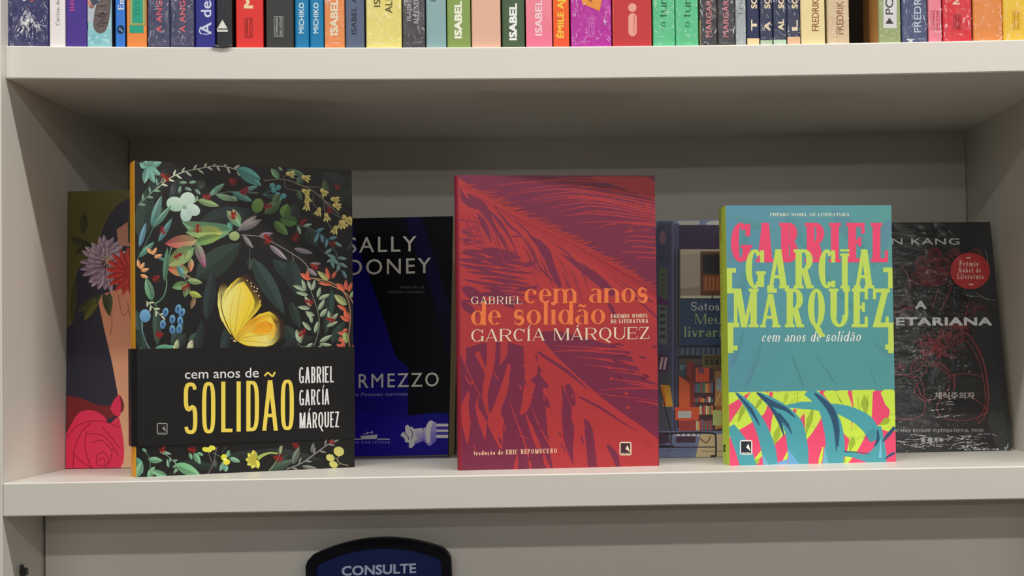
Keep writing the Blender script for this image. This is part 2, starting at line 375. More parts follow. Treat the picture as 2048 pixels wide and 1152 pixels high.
class Art:
    """flat print on one face of a thing; points are given in reference pixels and land on the face"""
    def __init__(s, root, face, w, h, off=0.0, g=1.5, lo=(0, 0)):
        s.M = root.matrix_world.copy(); s.face = face; s.w = w; s.h = h; s.off = off; s.g = g; s.k = 1; s.mesh = Mesh(); s.root = root
        Mi = s.M.inverted(); s.o = Mi @ Vector(CAM); s.R = Mi.to_3x3(); s.tr = (0, 0, 1); s.lo = lo; s.eps = 1.5e-6; s.grid = {}; s.cell = .0016; s.jit = 0
    def uv(s, x, y):
        ox, oy, k = s.tr; px = ox+x/k; py = oy+y/k
        d = _f + R_*((px-PPX)/FPX) - U_*((py-PPY)/FPX); d = s.R @ d
        if s.face == 'front':
            t = (s.off-s.o.y)/d.y; return (s.o.x+d.x*t, s.o.z+d.z*t)
        t = (s.off-s.o.x)/d.x; return (s.o.y+d.y*t, s.o.z+d.z*t)
    def clip(s, P):
        for ax, lim, sg in ((0, s.lo[0], 1), (0, s.w, -1), (1, s.lo[1], 1), (1, s.h, -1)):
            Q = []
            for i in range(len(P)):
                a, b = P[i-1], P[i]; da = (a[ax]-lim)*sg; db = (b[ax]-lim)*sg
                if (da >= 0) != (db >= 0):
                    t = da/(da-db); Q.append((a[0]+(b[0]-a[0])*t, a[1]+(b[1]-a[1])*t, mix(a[2], b[2], t)))
                if db >= 0: Q.append(b)
            P = Q
            if not P: return P
        return P
    def cells(s, P):
        c = s.cell; x0 = int(min(p[0] for p in P)/c); x1 = int(max(p[0] for p in P)/c); y0 = int(min(p[1] for p in P)/c); y1 = int(max(p[1] for p in P)/c)
        return [(i, j) for i in range(x0, x1+1) for j in range(y0, y1+1)]
    def group(s, L, cols):
        """polygons that belong together: one layer above everything they lie on, pieces kept apart by their own small steps"""
        G_ = []
        for f, c in zip(L, cols):
            q = [s.uv(*p) for p in f]; P = s.clip([(a, b, lin(c, s.g)) for a, b in q])
            if len(P) >= 3: G_.append((P, getattr(f, 'c', 0.0), s.cells(P)))
        if not G_: return
        base = 0
        for P, c, ce in G_:
            for k in ce: base = max(base, s.grid.get(k, 0))
        for P, c, ce in G_:
            for k in ce: s.grid[k] = max(s.grid.get(k, 0), base+1+c)
            s.emit(P, base+1+c)
    def emit(s, P, k):
        a = sum(P[i-1][0]*P[i][1]-P[i][0]*P[i-1][1] for i in range(len(P)))
        if a < 0: P = P[::-1]
        z = k*s.eps; s.top = max(getattr(s, 'top', 0), z)
        if s.face == 'front': s.mesh.face([(p[0], s.off-z, p[1]) for p in P], [p[2] for p in P])
        else: s.mesh.face([(s.off-z, p[0], p[1]) for p in P][::-1], [p[2] for p in P][::-1])
    def poly(s, pts, col, new=True, raw=False):
        """col one sRGB colour or one per point"""
        if not hasattr(col[0], '__len__'): cols = [lin(col, s.g)]*len(pts)
        else: cols = [lin(c, s.g) for c in col]
        P = []
        for p, c in zip(pts, cols):
            u, v = p if raw else s.uv(*p); P.append((u, v, c))
        P = s.clip(P)
        if len(P) < 3: return
        ce = s.cells(P)
        if new or not hasattr(s, 'last'): s.last = max([s.grid.get(k, 0) for k in ce])+1
        for k in ce: s.grid[k] = max(s.grid.get(k, 0), s.last)
        s.emit(P, s.last)
    def polys(s, L, col):
        Q = []
        for i, f in enumerate(L): q = PL(f); q.c = getattr(f, 'c', .5*(i % 2)); Q.append(q)
        s.group(Q, [col]*len(Q))
    def rect(s, x0, y0, x1, y1, col): s.poly([(x0, y0), (x1, y0), (x1, y1), (x0, y1)], col)
    def fill(s, col):
        s.poly([(s.lo[0], s.lo[1]), (s.w, s.lo[1]), (s.w, s.h), (s.lo[0], s.h)], col, raw=True)
    def ell(s, x, y, rx, ry, col, ang=0, n=18, col2=None):
        ca, sa = math.cos(ang), math.sin(ang); P = []; C = []
        for i in range(n):
            a = i*2*math.pi/n; u, v = rx*math.cos(a), ry*math.sin(a); P.append((x+u*ca-v*sa, y+u*sa+v*ca))
            C.append(mix(col, col2, .5-.5*math.sin(a)) if col2 else col)
        s.poly(P, C)
    def line(s, pts, wd, col, smooth=True):
        p = smoothp(pts) if smooth and len(pts) > 2 else pts
        if hasattr(wd, '__len__'):
            n = len(p); m = len(wd)-1; wd = [wd[min(m-1, int(i/(n-1)*m))]*(1-(i/(n-1)*m-min(m-1, int(i/(n-1)*m))))+wd[min(m, min(m-1, int(i/(n-1)*m))+1)]*(i/(n-1)*m-min(m-1, int(i/(n-1)*m))) for i in range(n)]
        s.polys(ribbon(p, wd), col)
    def leaf(s, x, y, ang, L, W, c1, c2=None, vein=None, bend=0.0, sh=.22):
        """ang degrees, 0 = towards +x, 90 = up the picture"""
        c2 = c2 or c1; a = math.radians(ang); n = 7; up = []; dn = []; C1 = []; C2 = []; mid = []
        for i in range(n+1):
            t = i/n; wv = W/2*math.sin(math.pi*t**.85)**.8 if 0 < t < 1 else 0
            b = bend*L*math.sin(math.pi*t)
            cx, cy = t*L, b
            mid.append((cx, cy)); up.append((cx, cy+wv)); dn.append((cx, cy-wv))
        f = lambda p: (x+p[0]*math.cos(a)-p[1]*math.sin(a), y-(p[0]*math.sin(a)+p[1]*math.cos(a)))
        ca = [mix(c1, c2, i/n) for i in range(n+1)]; cb = [mix(c, (0, 0, 0), sh) for c in ca]
        s.poly([f(p) for p in up]+[f(p) for p in mid[::-1][1:-1]], ca+ca[::-1][1:-1])
        s.poly([f(p) for p in dn]+[f(p) for p in mid[::-1][1:-1]], cb+cb[::-1][1:-1], new=False)
        if vein: s.polys(ribbon([f(p) for p in mid], W*.07), vein)
    def branch(s, pts, n, L, W, c1, c2=None, stem=(120, 130, 110), sw=2, ang=45, alt=True, end=True, t0=.1):
        p = smoothp(pts); s.line(p, sw, stem, False)
        m = len(p)
        for i in range(n):
            t = t0+(1-t0)*i/max(1, n-1)*.94; j = min(m-2, int(t*(m-1)))
            dx, dy = p[j+1][0]-p[j][0], p[j+1][1]-p[j][1]; th = math.degrees(math.atan2(-dy, dx))
            for sd in ((1, -1) if not alt else ((1,) if i % 2 else (-1,))):
                s.leaf(p[j][0], p[j][1], th+sd*ang+random.uniform(-8, 8), L*random.uniform(.85, 1.15), W, c1, c2)
        if end: s.leaf(p[-1][0], p[-1][1], th, L, W, c1, c2)
    def _map(s, L, x0, x1, yb0, yb1, h0, h1, col, slant=0):
        Q = []
        for f in L:
            q = PL([(x0+u*(x1-x0)+slant*v*(h0+(h1-h0)*u), yb0+(yb1-yb0)*u-v*(h0+(h1-h0)*u)) for u, v in f]); q.c = getattr(f, 'c', 0.0); Q.append(q)
        s.group(Q, [col]*len(Q))
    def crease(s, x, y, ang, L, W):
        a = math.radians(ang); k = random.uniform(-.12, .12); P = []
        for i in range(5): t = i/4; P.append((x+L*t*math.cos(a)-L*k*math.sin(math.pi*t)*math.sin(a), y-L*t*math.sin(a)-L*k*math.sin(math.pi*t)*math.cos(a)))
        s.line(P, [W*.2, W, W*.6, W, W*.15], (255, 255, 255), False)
    def font(s, txt, x0, x1, yb0, cap, col, yb1=None, cap1=None, bold=0, spacing=1, slant=0):
        s._map(font_polys(txt, bold, spacing), x0, x1, yb0, yb0 if yb1 is None else yb1, cap, cap1 or cap, col, slant)
    def type(s, txt, x0, x1, yb0, cap, col, yb1=None, cap1=None, T=.14, t=.035, sr=.06, q=.03, gap=.1, slant=0, **kw):
        s._map(type_polys(txt, abs(x1-x0)/cap, T, t, sr, q, gap, **kw), x0, x1, yb0, yb0 if yb1 is None else yb1, cap, cap1 or cap, col, slant)
    def letter(s, ch, x0, x1, y0, y1, col, T, t, sr, q, **kw):
        """one letter in a box, strokes in units of its own height"""
        h = y1-y0; Q = []
        for f in glyph(ch, (x1-x0)/h, T, t, sr, q, **kw): g_ = PL([(x0+u*h, y1-v*h) for u, v in f]); g_.c = f.c; Q.append(g_)
        s.group(Q, [col]*len(Q))
    def vfont(s, txt, y0, y1, xb, cap, col, bold=0, spacing=1, typ=None):
        """text running up the spine from y0 (bottom) to y1; letter feet on x = xb, heads towards -x"""
        L = font_polys(txt, bold, spacing) if not typ else type_polys(txt, abs(y0-y1)/cap, *typ)
        Q = []
        for f in L: g_ = PL([(xb-v*cap, y0-u*(y0-y1)) for u, v in f]); g_.c = getattr(f, 'c', 0.0); Q.append(g_)
        s.group(Q, [col]*len(Q))
    def build(s, name, mat):
        return s.mesh.build(name, mat, s.root, weld=False) if s.mesh.f else None
def smoothp(pts, k=5):
    if len(pts) < 3: return list(pts)
    out = []; n = len(pts)
    for i in range(n-1):
        p0 = pts[max(0, i-1)]; p1 = pts[i]; p2 = pts[i+1]; p3 = pts[min(n-1, i+2)]
        for j in range(k):
            t = j/k
            out.append(tuple(.5*(2*p1[d]+(p2[d]-p0[d])*t+(2*p0[d]-5*p1[d]+4*p2[d]-p3[d])*t*t+(-p0[d]+3*p1[d]-3*p2[d]+p3[d])*t**3) for d in (0, 1)))
    out.append(pts[-1]); return out

# ---------------------------------------------------------------- books
def pose(x, y, z, th, ph=0.0, ro=0.0):
    u = Vector((math.cos(th), math.sin(th), 0)); n = Vector((-math.sin(th), math.cos(th), 0)); v = Vector((0, 0, math.cos(ph))) + n*math.sin(ph)
    n2 = n*math.cos(ph)-Vector((0, 0, 1))*math.sin(ph)
    u2 = u*math.cos(ro)+v*math.sin(ro); v2 = -u*math.sin(ro)+v*math.cos(ro)
    return Matrix(((u2.x, n2.x, v2.x), (u2.y, n2.y, v2.y), (u2.z, n2.z, v2.z)))
def pages(w, h, T, x0, ins, y0, y1, col=(190, 175, 145), top=0):
    m = Mesh(); c = lin(col, 1.4)
    m.box((x0, y0, ins), (w-ins-(0 if ins else .0006), y1, h-max(ins, .0004)), c); return m
def softcover(root, w, h, T, front, spine, back=None, g=1.5, mat=None, r=.002, tc=.0005):
    """paperback: one wrapped cover with rounded spine edges around a page block"""
    cf, cs = lin(front, g), lin(spine, g); cb = lin(back or front, g)
    def arc(cx, cy, r_, a0, a1, col, n=4): return [(cx+r_*math.cos(math.radians(a0+(a1-a0)*i/n)), cy+r_*math.sin(math.radians(a0+(a1-a0)*i/n)), col) for i in range(n+1)]
    out = [(w, 0, cf)] + arc(r, r, r, 270, 180, cs) + arc(r, T-r, r, 180, 90, cs) + [(w, T, cb)]
    inn = [(w, T-tc, cb)] + arc(r, T-r, r-tc, 90, 180, cs) + arc(r, r, r-tc, 180, 270, cs) + [(w, tc, cf)]
    m = Mesh(); n = len(out); P = out+inn[:]
    # quads strip between outer and inner for the ends
    seq_o = out; seq_i = inn[::-1]
    for i in range(n-1):
        a, b = seq_o[i], seq_o[i+1]; c_, d = seq_i[i], seq_i[i+1]
        col = cf if i == 0 else (cb if i == n-2 else cs)
        m.face([(a[0],a[1],0),(b[0],b[1],0),(b[0],b[1],h),(a[0],a[1],h)], [col]*4)
        m.face([(c_[0],c_[1],0),(c_[0],c_[1],h),(d[0],d[1],h),(d[0],d[1],0)], [col]*4)
        m.face([(a[0],a[1],h),(b[0],b[1],h),(d[0],d[1],h),(c_[0],c_[1],h)], [col]*4); m.face([(a[0],a[1],0),(c_[0],c_[1],0),(d[0],d[1],0),(b[0],b[1],0)], [col]*4)
    for (a, b) in ((seq_o[0], seq_i[0]), (seq_o[-1], seq_i[-1])): m.face([(a[0],a[1],0),(b[0],b[1],0),(b[0],b[1],h),(a[0],a[1],h)], [cf]*4)
    c = m.build('cover', mat or M_SATIN, root)
    pages(w, h, T, max(tc+.0002, r*.9), 0, tc+.0001, T-tc-.0001).build('page_block', M_PAGE, root)
    return c
def hardcover(root, w, h, T, front, spine, g=1.5, mat=None, bt=.003, back=None):
    cf, cs, cb = lin(front, g), lin(spine, g), lin(back or front, g)
    m = Mesh(); m.box((0, 0, 0), (w, bt, h), cf, .0008); m.build('front_cover', mat or M_MATTE, root)
    m = Mesh(); m.box((0, T-bt, 0), (w, T, h), cb, .0008); m.build('back_cover', mat or M_MATTE, root)
    m = Mesh(); n = 6; P = []
    for i in range(n+1):
        a = math.pi*i/n; P.append((-.0006-.0018*math.sin(a), bt*.3+(T-bt*.6)*i/n))
    m.prism([(.0022, T-bt*.3), (.0022, bt*.3)]+P, .0002, h-.0002, cs); m.build('spine', M_SATIN, root)
    pages(w, h, T, .0026, .004, bt+.0001, T-bt-.0001).build('page_block', M_PAGE, root)
def place(name, label, cat, group, x, y, z, th, ph=0, ro=0):
    r = empty(name, Vector((x, y, z)), pose(x, y, z, th, ph, ro)); tag(r, label, cat, group); return r
# ---------------------------------------------------------------- the bookcase and the room
W_, H_, D_, R1, T1, T2, SAG, DL = .8229, .306, .29089, .00843, .0251, .02526, .00361, .0769
def Hx(x): x = min(max(x, 0), W_); return H_-SAG*4*(x/W_)*(1-x/W_)
def struct(m, name, mat):
    o = m.build(name, mat); o['kind'] = 'structure'; return o
m = Mesh(); m.box((-4, -7, -1.62), (5, .6, -1.6)); struct(m, 'floor', M_FLOOR)
m = Mesh(); m.box((-4, .36, -1.6), (5, .4, 1.72)); struct(m, 'wall_back', M_WALL)
m = Mesh(); m.box((-4, -7, 1.7), (5, .6, 1.72)); struct(m, 'ceiling', M_CEIL)
case = empty('bookcase', Vector((0, 0, -1.6))); tag(case, 'white laminate bookcase with open bays, one shelf sagging slightly in the middle', 'bookcase')
def part(m, name, mat=None, parent=case):
    o = m.build(name, mat or M_LAM); o.parent = parent; o.matrix_parent_inverse = Matrix.Translation(-parent.location) if parent else Matrix(); return o
m = Mesh(); m.box((-.0255, 0, -1.6), (0, D_+.012, .86), bev=.0007); part(m, 'side_panel')
m = Mesh(); m.box((W_, 0, -1.6), (W_+.0255, D_+.012, .86), bev=.0007); part(m, 'side_panel')
m = Mesh(); m.box((.0002, 0, -T2), (W_-.0002, D_, 0), bev=.0009); part(m, 'shelf')
m = Mesh(); n = 24; e = .0009
for i in range(n):
    xa, xb = .0002+(W_-.0004)*i/n, .0002+(W_-.0004)*(i+1)/n
    def prof(x):
        h = Hx(x); return [(x, R1+e, h), (x, R1, h+e), (x, R1, h+T1-e), (x, R1+e, h+T1), (x, D_, h+T1), (x, D_, h)]
    a, b = prof(xa), prof(xb)
    for k in range(6): m.face([a[k], b[k], b[(k+1) % 6], a[(k+1) % 6]], [(.8,.8,.8)]*4)
    if i == 0: m.face(a[::-1], [(.8,.8,.8)]*6)
    if i == n-1: m.face(b, [(.8,.8,.8)]*6)
part(m, 'shelf')
m = Mesh(); m.box((.0002, R1, .665), (W_-.0002, D_, .69), bev=.0009); part(m, 'shelf')
m = Mesh(); m.box((.0002, 0, .835), (W_-.0002, D_, .86), bev=.0009); part(m, 'top_panel')
m = Mesh(); m.box((.0012, D_, 0), (W_-.0012, D_+.006, .835)); part(m, 'back_panel')
m = Mesh(); m.box((.0016, DL, -1.52), (W_-.0016, DL+.018, -T2-.0004), bev=.0005); part(m, 'lower_panel')
m = Mesh(); m.box((.0002, .04, -1.6), (W_-.0002, .058, -1.521)); part(m, 'plinth')
# shelf support hook in the lower bay
m = Mesh(); m.box((.0002, .030, -.0745), (.005, .036, -.0685), bev=.0008); m.box((.0002, .0315, -.0686), (.0022, .0345, -.066)); part(m, 'shelf_peg', M_STEEL)

# ---------------------------------------------------------------- sign under the shelf
def arch_outline(x0, x1, zb, zt, dz, r, n=16):
    P = [(x0, zb), (x1, zb)]
    def top(x): t = (x-x0)/(x1-x0); return zt-dz*(2*t-1)**2
    P += [(x1, top(x1)-r), (x1-r*.3, top(x1)-r*.3)]
    for i in range(n+1):
        x = x1-r-(x1-x0-2*r)*i/n; P.append((x, top(x)))
    P += [(x0+r*.3, top(x0)-r*.3), (x0, top(x0)-r)]
    return P
def slab(P, y0, y1, col, m):
    n = len(P)
    m.face([(p[0], y0, p[1]) for p in P], [col]*n); m.face([(p[0], y1, p[1]) for p in P][::-1], [col]*n)
    for i in range(n): a, b = P[i], P[(i+1) % n]; m.face([(a[0], y0, a[1]), (a[0], y1, a[1]), (b[0], y1, b[1]), (b[0], y0, b[1])], [col]*4)
sg = empty('counter_sign', Vector((.2772, .0665, -.2935))); tag(sg, 'blue notice sign with arched black frame and white capital lettering, under the shelf', 'sign')
bpy.context.view_layer.update()
sg.rotation_euler.y = -.033
bpy.context.view_layer.update()
sw = .0580
m = Mesh(); slab(arch_outline(-sw, sw, 0, .2385, .0135, .006), .006, .0100, (.006,.007,.012), m); part_o = m.build('backing', M_BLACK, sg)
m = Mesh(); out = arch_outline(-sw, sw, 0, .2385, .0135, .006); inn = arch_outline(-sw+.0075, sw-.0075, .0075, .2305, .0115, .003)
for i in range(len(out)):
    j = (i+1) % len(out); a, b, c, d = out[i], out[j], inn[j], inn[i]
    m.face([(a[0], 0, a[1]), (b[0], 0, b[1]), (c[0], .001, c[1]), (d[0], .001, d[1])], [(.006,.007,.012)]*4)
    m.face([(a[0], 0, a[1]), (a[0], .0062, a[1]), (b[0], .0062, b[1]), (b[0], 0, b[1])], [(.006,.007,.012)]*4)
    m.face([(d[0], .001, d[1]), (c[0], .001, c[1]), (c[0], .0062, c[1]), (d[0], .0062, d[1])], [(.006,.007,.012)]*4)
m.build('frame', M_BLACK, sg)
m = Mesh(); slab(arch_outline(-sw+.0074, sw-.0074, .0074, .2306, .0115, .003), .0035, .0062, lin((4, 26, 84), 1.3), m); m.build('panel', M_SATIN, sg)
A = Art(sg, 'front', .1, .3, .0034, 1.9, (-.1, 0)); A.tr = (560, 1020, 5.12)
A.font('CONSULTE', 636, 1390, 672, 92, (150, 160, 190), yb1=641, bold=.035)
A.build('lettering', M_MATTE)
bpy.context.view_layer.update()

# ---------------------------------------------------------------- front books: black floral hardback
bpy.context.view_layer.update()
def record_logo(A, x0, y0, x1, y1, light, dark, frame=True):
    w_, h_ = x1-x0, y1-y0
    if frame:
        A.poly([(x0+w_*.1, y0), (x1-w_*.1, y0), (x1, y0+h_*.08), (x1, y1-h_*.08), (x1-w_*.1, y1), (x0+w_*.1, y1), (x0, y1-h_*.08), (x0, y0+h_*.08)], light)
        A.rect(x0+w_*.09, y0+h_*.08, x1-w_*.09, y0+h_*.93, dark)
    A.poly([(x0+w_*.5, y0+h_*.5), (x0+w_*.68, y0+h_*.24), (x0+w_*.88, y0+h_*.76)], light)
    A.line([(x0+w_*.28, y0+h_*.2), (x0+w_*.28, y0+h_*.6)], w_*.03, dark, False)
    A.font('RECORD', x0+w_*.16, x1-w_*.16, y0+h_*.92, h_*.09, light, bold=.02)
b1 = place('hardback_book', 'black floral hardback with yellow butterfly and yellow spine, in a black paper band', 'book', 'novels displayed face out', .0895, .0311, .0, .378)
bpy.context.view_layer.update()
BW, BH, BT = .1701, .246, .036
hardcover(b1, BW, BH, BT, (16, 15, 15), (246, 166, 16), 1.1, M_SATIN)
A = Art(b1, 'front', BW, BH, 0, 1.25)
A.fill((20, 19, 19))
DK = (44, 58, 52); DK2 = (36, 48, 46)
A.tr = (100, 300, 2.881)
# large dim leaves behind
for a in [(520,520,80,330,110,DK),(560,300,60,220,90,DK2),(700,330,75,180,70,DK2),(840,740,38,330,150,DK),(860,420,12,330,120,DK2),(900,980,82,300,70,(40,52,54)),(1150,620,265,60,30,DK),
          (700,1120,62,150,50,(52,70,60)),(620,1130,92,260,50,(56,78,66)),(800,1110,48,80,40,(60,80,70)),(990,1150,70,200,60,(38,52,50)),(520,1050,100,130,60,(50,74,66)),(880,170,250,60,50,(60,68,62)),(710,260,90,70,34,(66,72,74))]:
    A.leaf(*a[:5], a[5])
A.tr = (460, 300, 2.743)
for a in [(120,590,300,360,90,(48,66,62)),(120,600,255,60,20,(60,72,66)),(230,600,320,260,80,(40,54,54)),(330,600,280,200,90,(38,52,50)),(560,760,262,260,50,(44,62,56)),(330,830,290,160,50,(40,56,50)),(500,120,320,300,120,(40,48,46)),
          (300,960,300,160,70,(42,56,52)),(640,130,290,200,80,(36,40,40)),(640,560,55,140,26,(52,62,60)),(420,430,300,120,70,(44,60,52)),(560,1060,60,140,60,(44,58,52)),(330,400,75,110,90,(50,58,54)),(690,200,200,160,90,(38,42,42))]:
    A.leaf(*a[:5], a[5])
A.tr = (240, 640, 3.388)
for a in [(130,60,280,180,70,(44,60,54)),(380,200,60,130,60,(46,60,56)),(520,220,80,230,60,(36,46,46)),(700,230,80,120,60,(44,58,58)),(1080,200,20,260,70,(34,40,40)),(960,880,350,420,70,(38,44,42)),(700,940,10,300,60,(34,42,40)),(1040,1000,40,140,50,(42,56,50)),(420,960,350,260,60,(34,44,42))]:
    A.leaf(*a[:5], a[5])
# top left succulent and white vine
A.tr = (100, 300, 2.881)
TL, MT, CR = (98, 152, 140), (140, 185, 150), (200, 208, 178)
for an, L in ((20,90),(55,70),(330,90),(295,100),(260,95),(90,50),(150,50)): A.leaf(560,100,an,L,40,TL,(130,180,165))
A.branch([(600,240),(680,170),(760,130),(870,105),(960,92),(1060,108),(1150,150)], 18, 42, 12, CR, (225,228,205), (185,195,170), 5, 50)
A.branch([(505,320),(560,270),(605,225),(640,180)], 7, 40, 13, (120,150,130), MT, (110,140,120), 4, 50)
A.leaf(1080,110,325,170,60,(90,165,160),(120,190,180),(70,120,115))
for x, y, an in ((745,188,0),(800,190,10),(745,250,80),(775,218,340),(835,225,315),(850,262,250)): A.leaf(x,y,an,45,20,(100,135,115),(140,170,145))
# white hydrangea bloom
for x, y, rx, ry, c, a_ in ((722,312,52,42,(140,180,150),.3),(792,285,45,42,(165,190,175),-.4),(785,370,34,46,(150,178,172),.1),(822,345,44,34,(160,185,175),.4)):
    A.ell(x, y, rx, ry, c, a_, 20, (190,208,195)); 
A.ell(775,330,12,12,(120,160,120))
# upper right twig with slim leaves
A.line([(850,290),(950,255),(1050,240),(1200,245)], 4, (120,130,110))
for a in [(850,290,345,130,38,(120,150,95),(150,175,125)),(920,260,38,110,34,(115,165,140),(140,190,165)),(955,258,345,130,36,(130,170,130),(150,190,150)),(1060,245,335,115,34,(100,160,150),(120,180,170)),(1110,235,15,90,26,(100,165,155),(120,185,175)),
          (1020,350,310,130,50,(150,165,120),(110,165,130)),(1085,468,40,140,44,(110,108,108),(150,140,142)),(1110,490,310,90,24,(130,125,130),(160,150,155))]: A.leaf(*a[:6], a[6])
A.ell(1195,320,32,42,(95,130,60),.3,16,(140,165,80)); A.line([(1195,360),(1130,410),(1060,480)],3,(110,110,90)); 
# blue-green tall leaves on the left
for a in [(585,440,72,190,46,(70,125,125),(130,165,150)),(590,450,50,170,36,(90,135,120),(120,160,135)),(515,560,75,150,30,(90,140,165),(120,165,185)),(510,620,45,130,34,(80,140,120),(110,160,140)),(625,530,60,160,34,(80,130,135),(100,150,150)),(595,600,330,90,20,(80,120,100),(100,140,120))]: A.leaf(*a[:6], a[6], (60,90,90))
A.line([(500,640),(560,520),(650,330)],4,(70,110,105))
# pink and green pods
A.leaf(1055,455,172,300,110,(92,140,105),(110,150,110),bend=.12)
A.leaf(1000,475,180,220,80,(175,180,85),(120,160,110)); A.leaf(985,495,195,190,55,(140,165,80),(90,130,90))
A.leaf(850,520,186,190,80,(170,160,110),(178,72,82)); A.leaf(840,530,290,160,52,(120,160,110),(165,80,130)); A.leaf(830,560,215,190,95,(110,150,100),(150,160,95)); A.leaf(800,570,250,60,40,(130,160,100),(160,170,110))
A.leaf(800,700,172,125,70,(150,165,85),(200,95,75)); A.leaf(735,665,300,90,40,(90,145,140),(110,165,155)); A.leaf(815,625,265,80,34,(170,170,120),(215,110,90)); A.leaf(760,710,330,80,16,(150,130,100),(130,105,85))
A.line([(1080,500),(1030,485),(960,470)],5,(150,160,110)); A.ell(1062,496,30,26,(150,170,110),0,14,(175,190,130))
A.line([(700,560),(670,700),(672,780),(650,850),(600,890)],6,(95,140,110)); A.branch([(555,870),(590,905),(640,955)],6,36,12,CR,None,(160,175,150),4,50)
A.leaf(660,760,85,200,34,(70,110,90),(90,140,110)); A.leaf(590,870,105,140,52,(80,130,100),(130,170,135),(60,100,80))
for x, y, an in ((590,600,130),(590,605,60),(600,620,20),(520,690,60),(525,700,20),(520,720,340),(515,680,100)): A.leaf(x,y,an,50,22,(225,150,90),(235,175,125))
A.line([(770,730),(800,790),(830,880)],5,(110,110,80))
for a in [(790,770,195,90,50,(110,150,95)),(790,750,350,90,36,(140,165,110)),(800,820,340,80,36,(165,180,85)),(790,790,255,60,34,(110,140,90)),(835,850,250,70,28,(140,115,85))]: A.leaf(*a)
# blue berries and sprig lower left
A.ell(548,955,32,38,(80,130,170),0,16,(110,160,195)); A.line([(525,985),(535,1060),(570,1150)],4,(90,120,130))
for x, y in ((665,935),(650,1005),(705,975),(750,985),(738,915),(760,937),(705,1035),(745,1030)): A.ell(x,y,17,27,(62,104,150),random.uniform(-.5,.5),14,(105,160,185)); A.ell(x,y,6,12,(40,70,120))
A.leaf(600,1150,10,110,40,(90,140,115),(120,165,140)); A.leaf(725,1150,80,60,30,(180,190,150)); A.leaf(800,1150,70,60,34,(190,190,160))
# right half
A.tr = (460, 300, 2.743)
A.leaf(35,100,335,150,60,(80,155,150),(110,185,175),(60,110,110)); A.leaf(270,155,130,70,36,(110,160,120),(150,190,140),(90,130,90)); A.leaf(310,110,345,100,34,(70,105,85),(100,140,110)); A.leaf(370,190,60,70,40,(80,110,90)); A.leaf(530,240,100,80,40,(80,100,70)); A.leaf(370,220,290,60,30,(80,110,90)); A.leaf(265,95,320,30,16,(140,180,140))
BR = (135,120,110)
A.line([(185,168),(290,160),(380,190),(450,220),(520,280),(600,355)],5,BR)
for q in ([(300,165),(310,210),(390,225)],[(290,150),(320,130)],[(400,200),(500,205)],[(460,235),(455,290),(480,320)],[(480,250),(510,260),(520,340)],[(500,265),(560,300),(600,310)],[(520,285),(560,340),(620,380)],[(520,360),(550,420),(590,430)],[(330,150),(390,160)]): A.line(q,3,BR)
for x, y, an in ((315,130,350),(400,150,340),(400,225,330),(415,258,280),(415,300,260),(500,225,310),(480,330,250),(520,360,280),(560,270,345),(570,305,340),(620,370,300),(610,400,290),(570,430,250),(600,400,270),(650,380,280)):
    A.ell(x+8,y,17,12,(200,180,105),math.radians(-an),12,(225,205,120))
    for d in (-32,0,32): A.leaf(x+8,y,an+d,38,15,(215,195,100),(240,225,140))
for x, y in ((232,195),(265,205),(240,220),(262,245),(295,252),(258,280),(272,268)): A.ell(x,y,15,15,(70,140,145),0,12,(95,165,165)); A.line([(180,245),(x-5,y)],2,(80,130,130))
A.line([(150,240),(0,232)],2.5,(90,125,115)); A.leaf(75,225,20,80,24,(90,155,145),(120,180,170)); A.leaf(10,232,335,120,36,(80,145,140),(110,170,160)); A.leaf(0,255,330,50,26,(140,180,145))
A.ell(152,305,32,40,(96,130,62),.3,16,(120,155,80)); A.leaf(190,350,40,120,60,(80,110,70),(100,130,80)); A.leaf(290,370,70,80,60,(90,130,60),(110,150,75)); A.leaf(240,390,315,110,50,(90,130,60),(110,150,80)); A.leaf(370,395,170,100,66,(80,125,60),(70,110,60)); A.leaf(240,290,60,60,40,(95,120,75))
A.leaf(50,440,25,140,40,(105,100,100),(140,130,130)); A.leaf(75,480,312,80,22,(120,115,118),(150,140,145)); A.ell(25,472,28,26,(130,150,95),0,14,(150,170,115)); A.leaf(60,400,120,90,34,(110,160,120),(170,170,120)); A.leaf(10,430,120,40,30,(90,150,140))
A.line([(60,465),(160,475),(230,505),(320,555),(400,610),(440,660)],4,(130,125,115)); A.leaf(215,520,320,130,30,(125,115,125),(165,150,160)); A.leaf(350,540,345,110,28,(120,112,122),(160,145,155)); A.leaf(160,470,10,80,26,(135,110,125)); A.leaf(420,650,325,70,26,(125,115,120),(150,135,145)); A.leaf(440,625,0,60,20,(140,125,132))
A.line([(340,560),(350,610)],2.5,(120,120,110)); A.line([(110,540),(105,650)],3,(70,85,80))
A.line([(360,410),(440,430),(520,480),(580,560),(600,640),(630,700)],3.5,(100,120,120))
for x, y, an, c in ((370,415,290,(140,180,150)),(400,420,15,(140,180,155)),(470,450,25,(80,135,160)),(485,450,255,(80,135,165)),(500,460,280,(90,145,170)),(480,460,250,(90,145,170)),(540,490,15,(85,140,165)),(530,485,265,(90,150,165)),(570,505,330,(110,160,155)),(560,540,215,(120,165,160)),
                    (580,590,160,(120,165,160)),(575,590,210,(120,165,160)),(555,600,285,(110,160,160)),(590,590,350,(110,155,165)),(600,620,330,(115,160,165)),(600,620,255,(115,160,165)),(615,660,300,(100,150,165)),(560,590,310,(120,165,160))): A.leaf(x,y,an,52,19,c,mix(c,(220,230,220),.25))
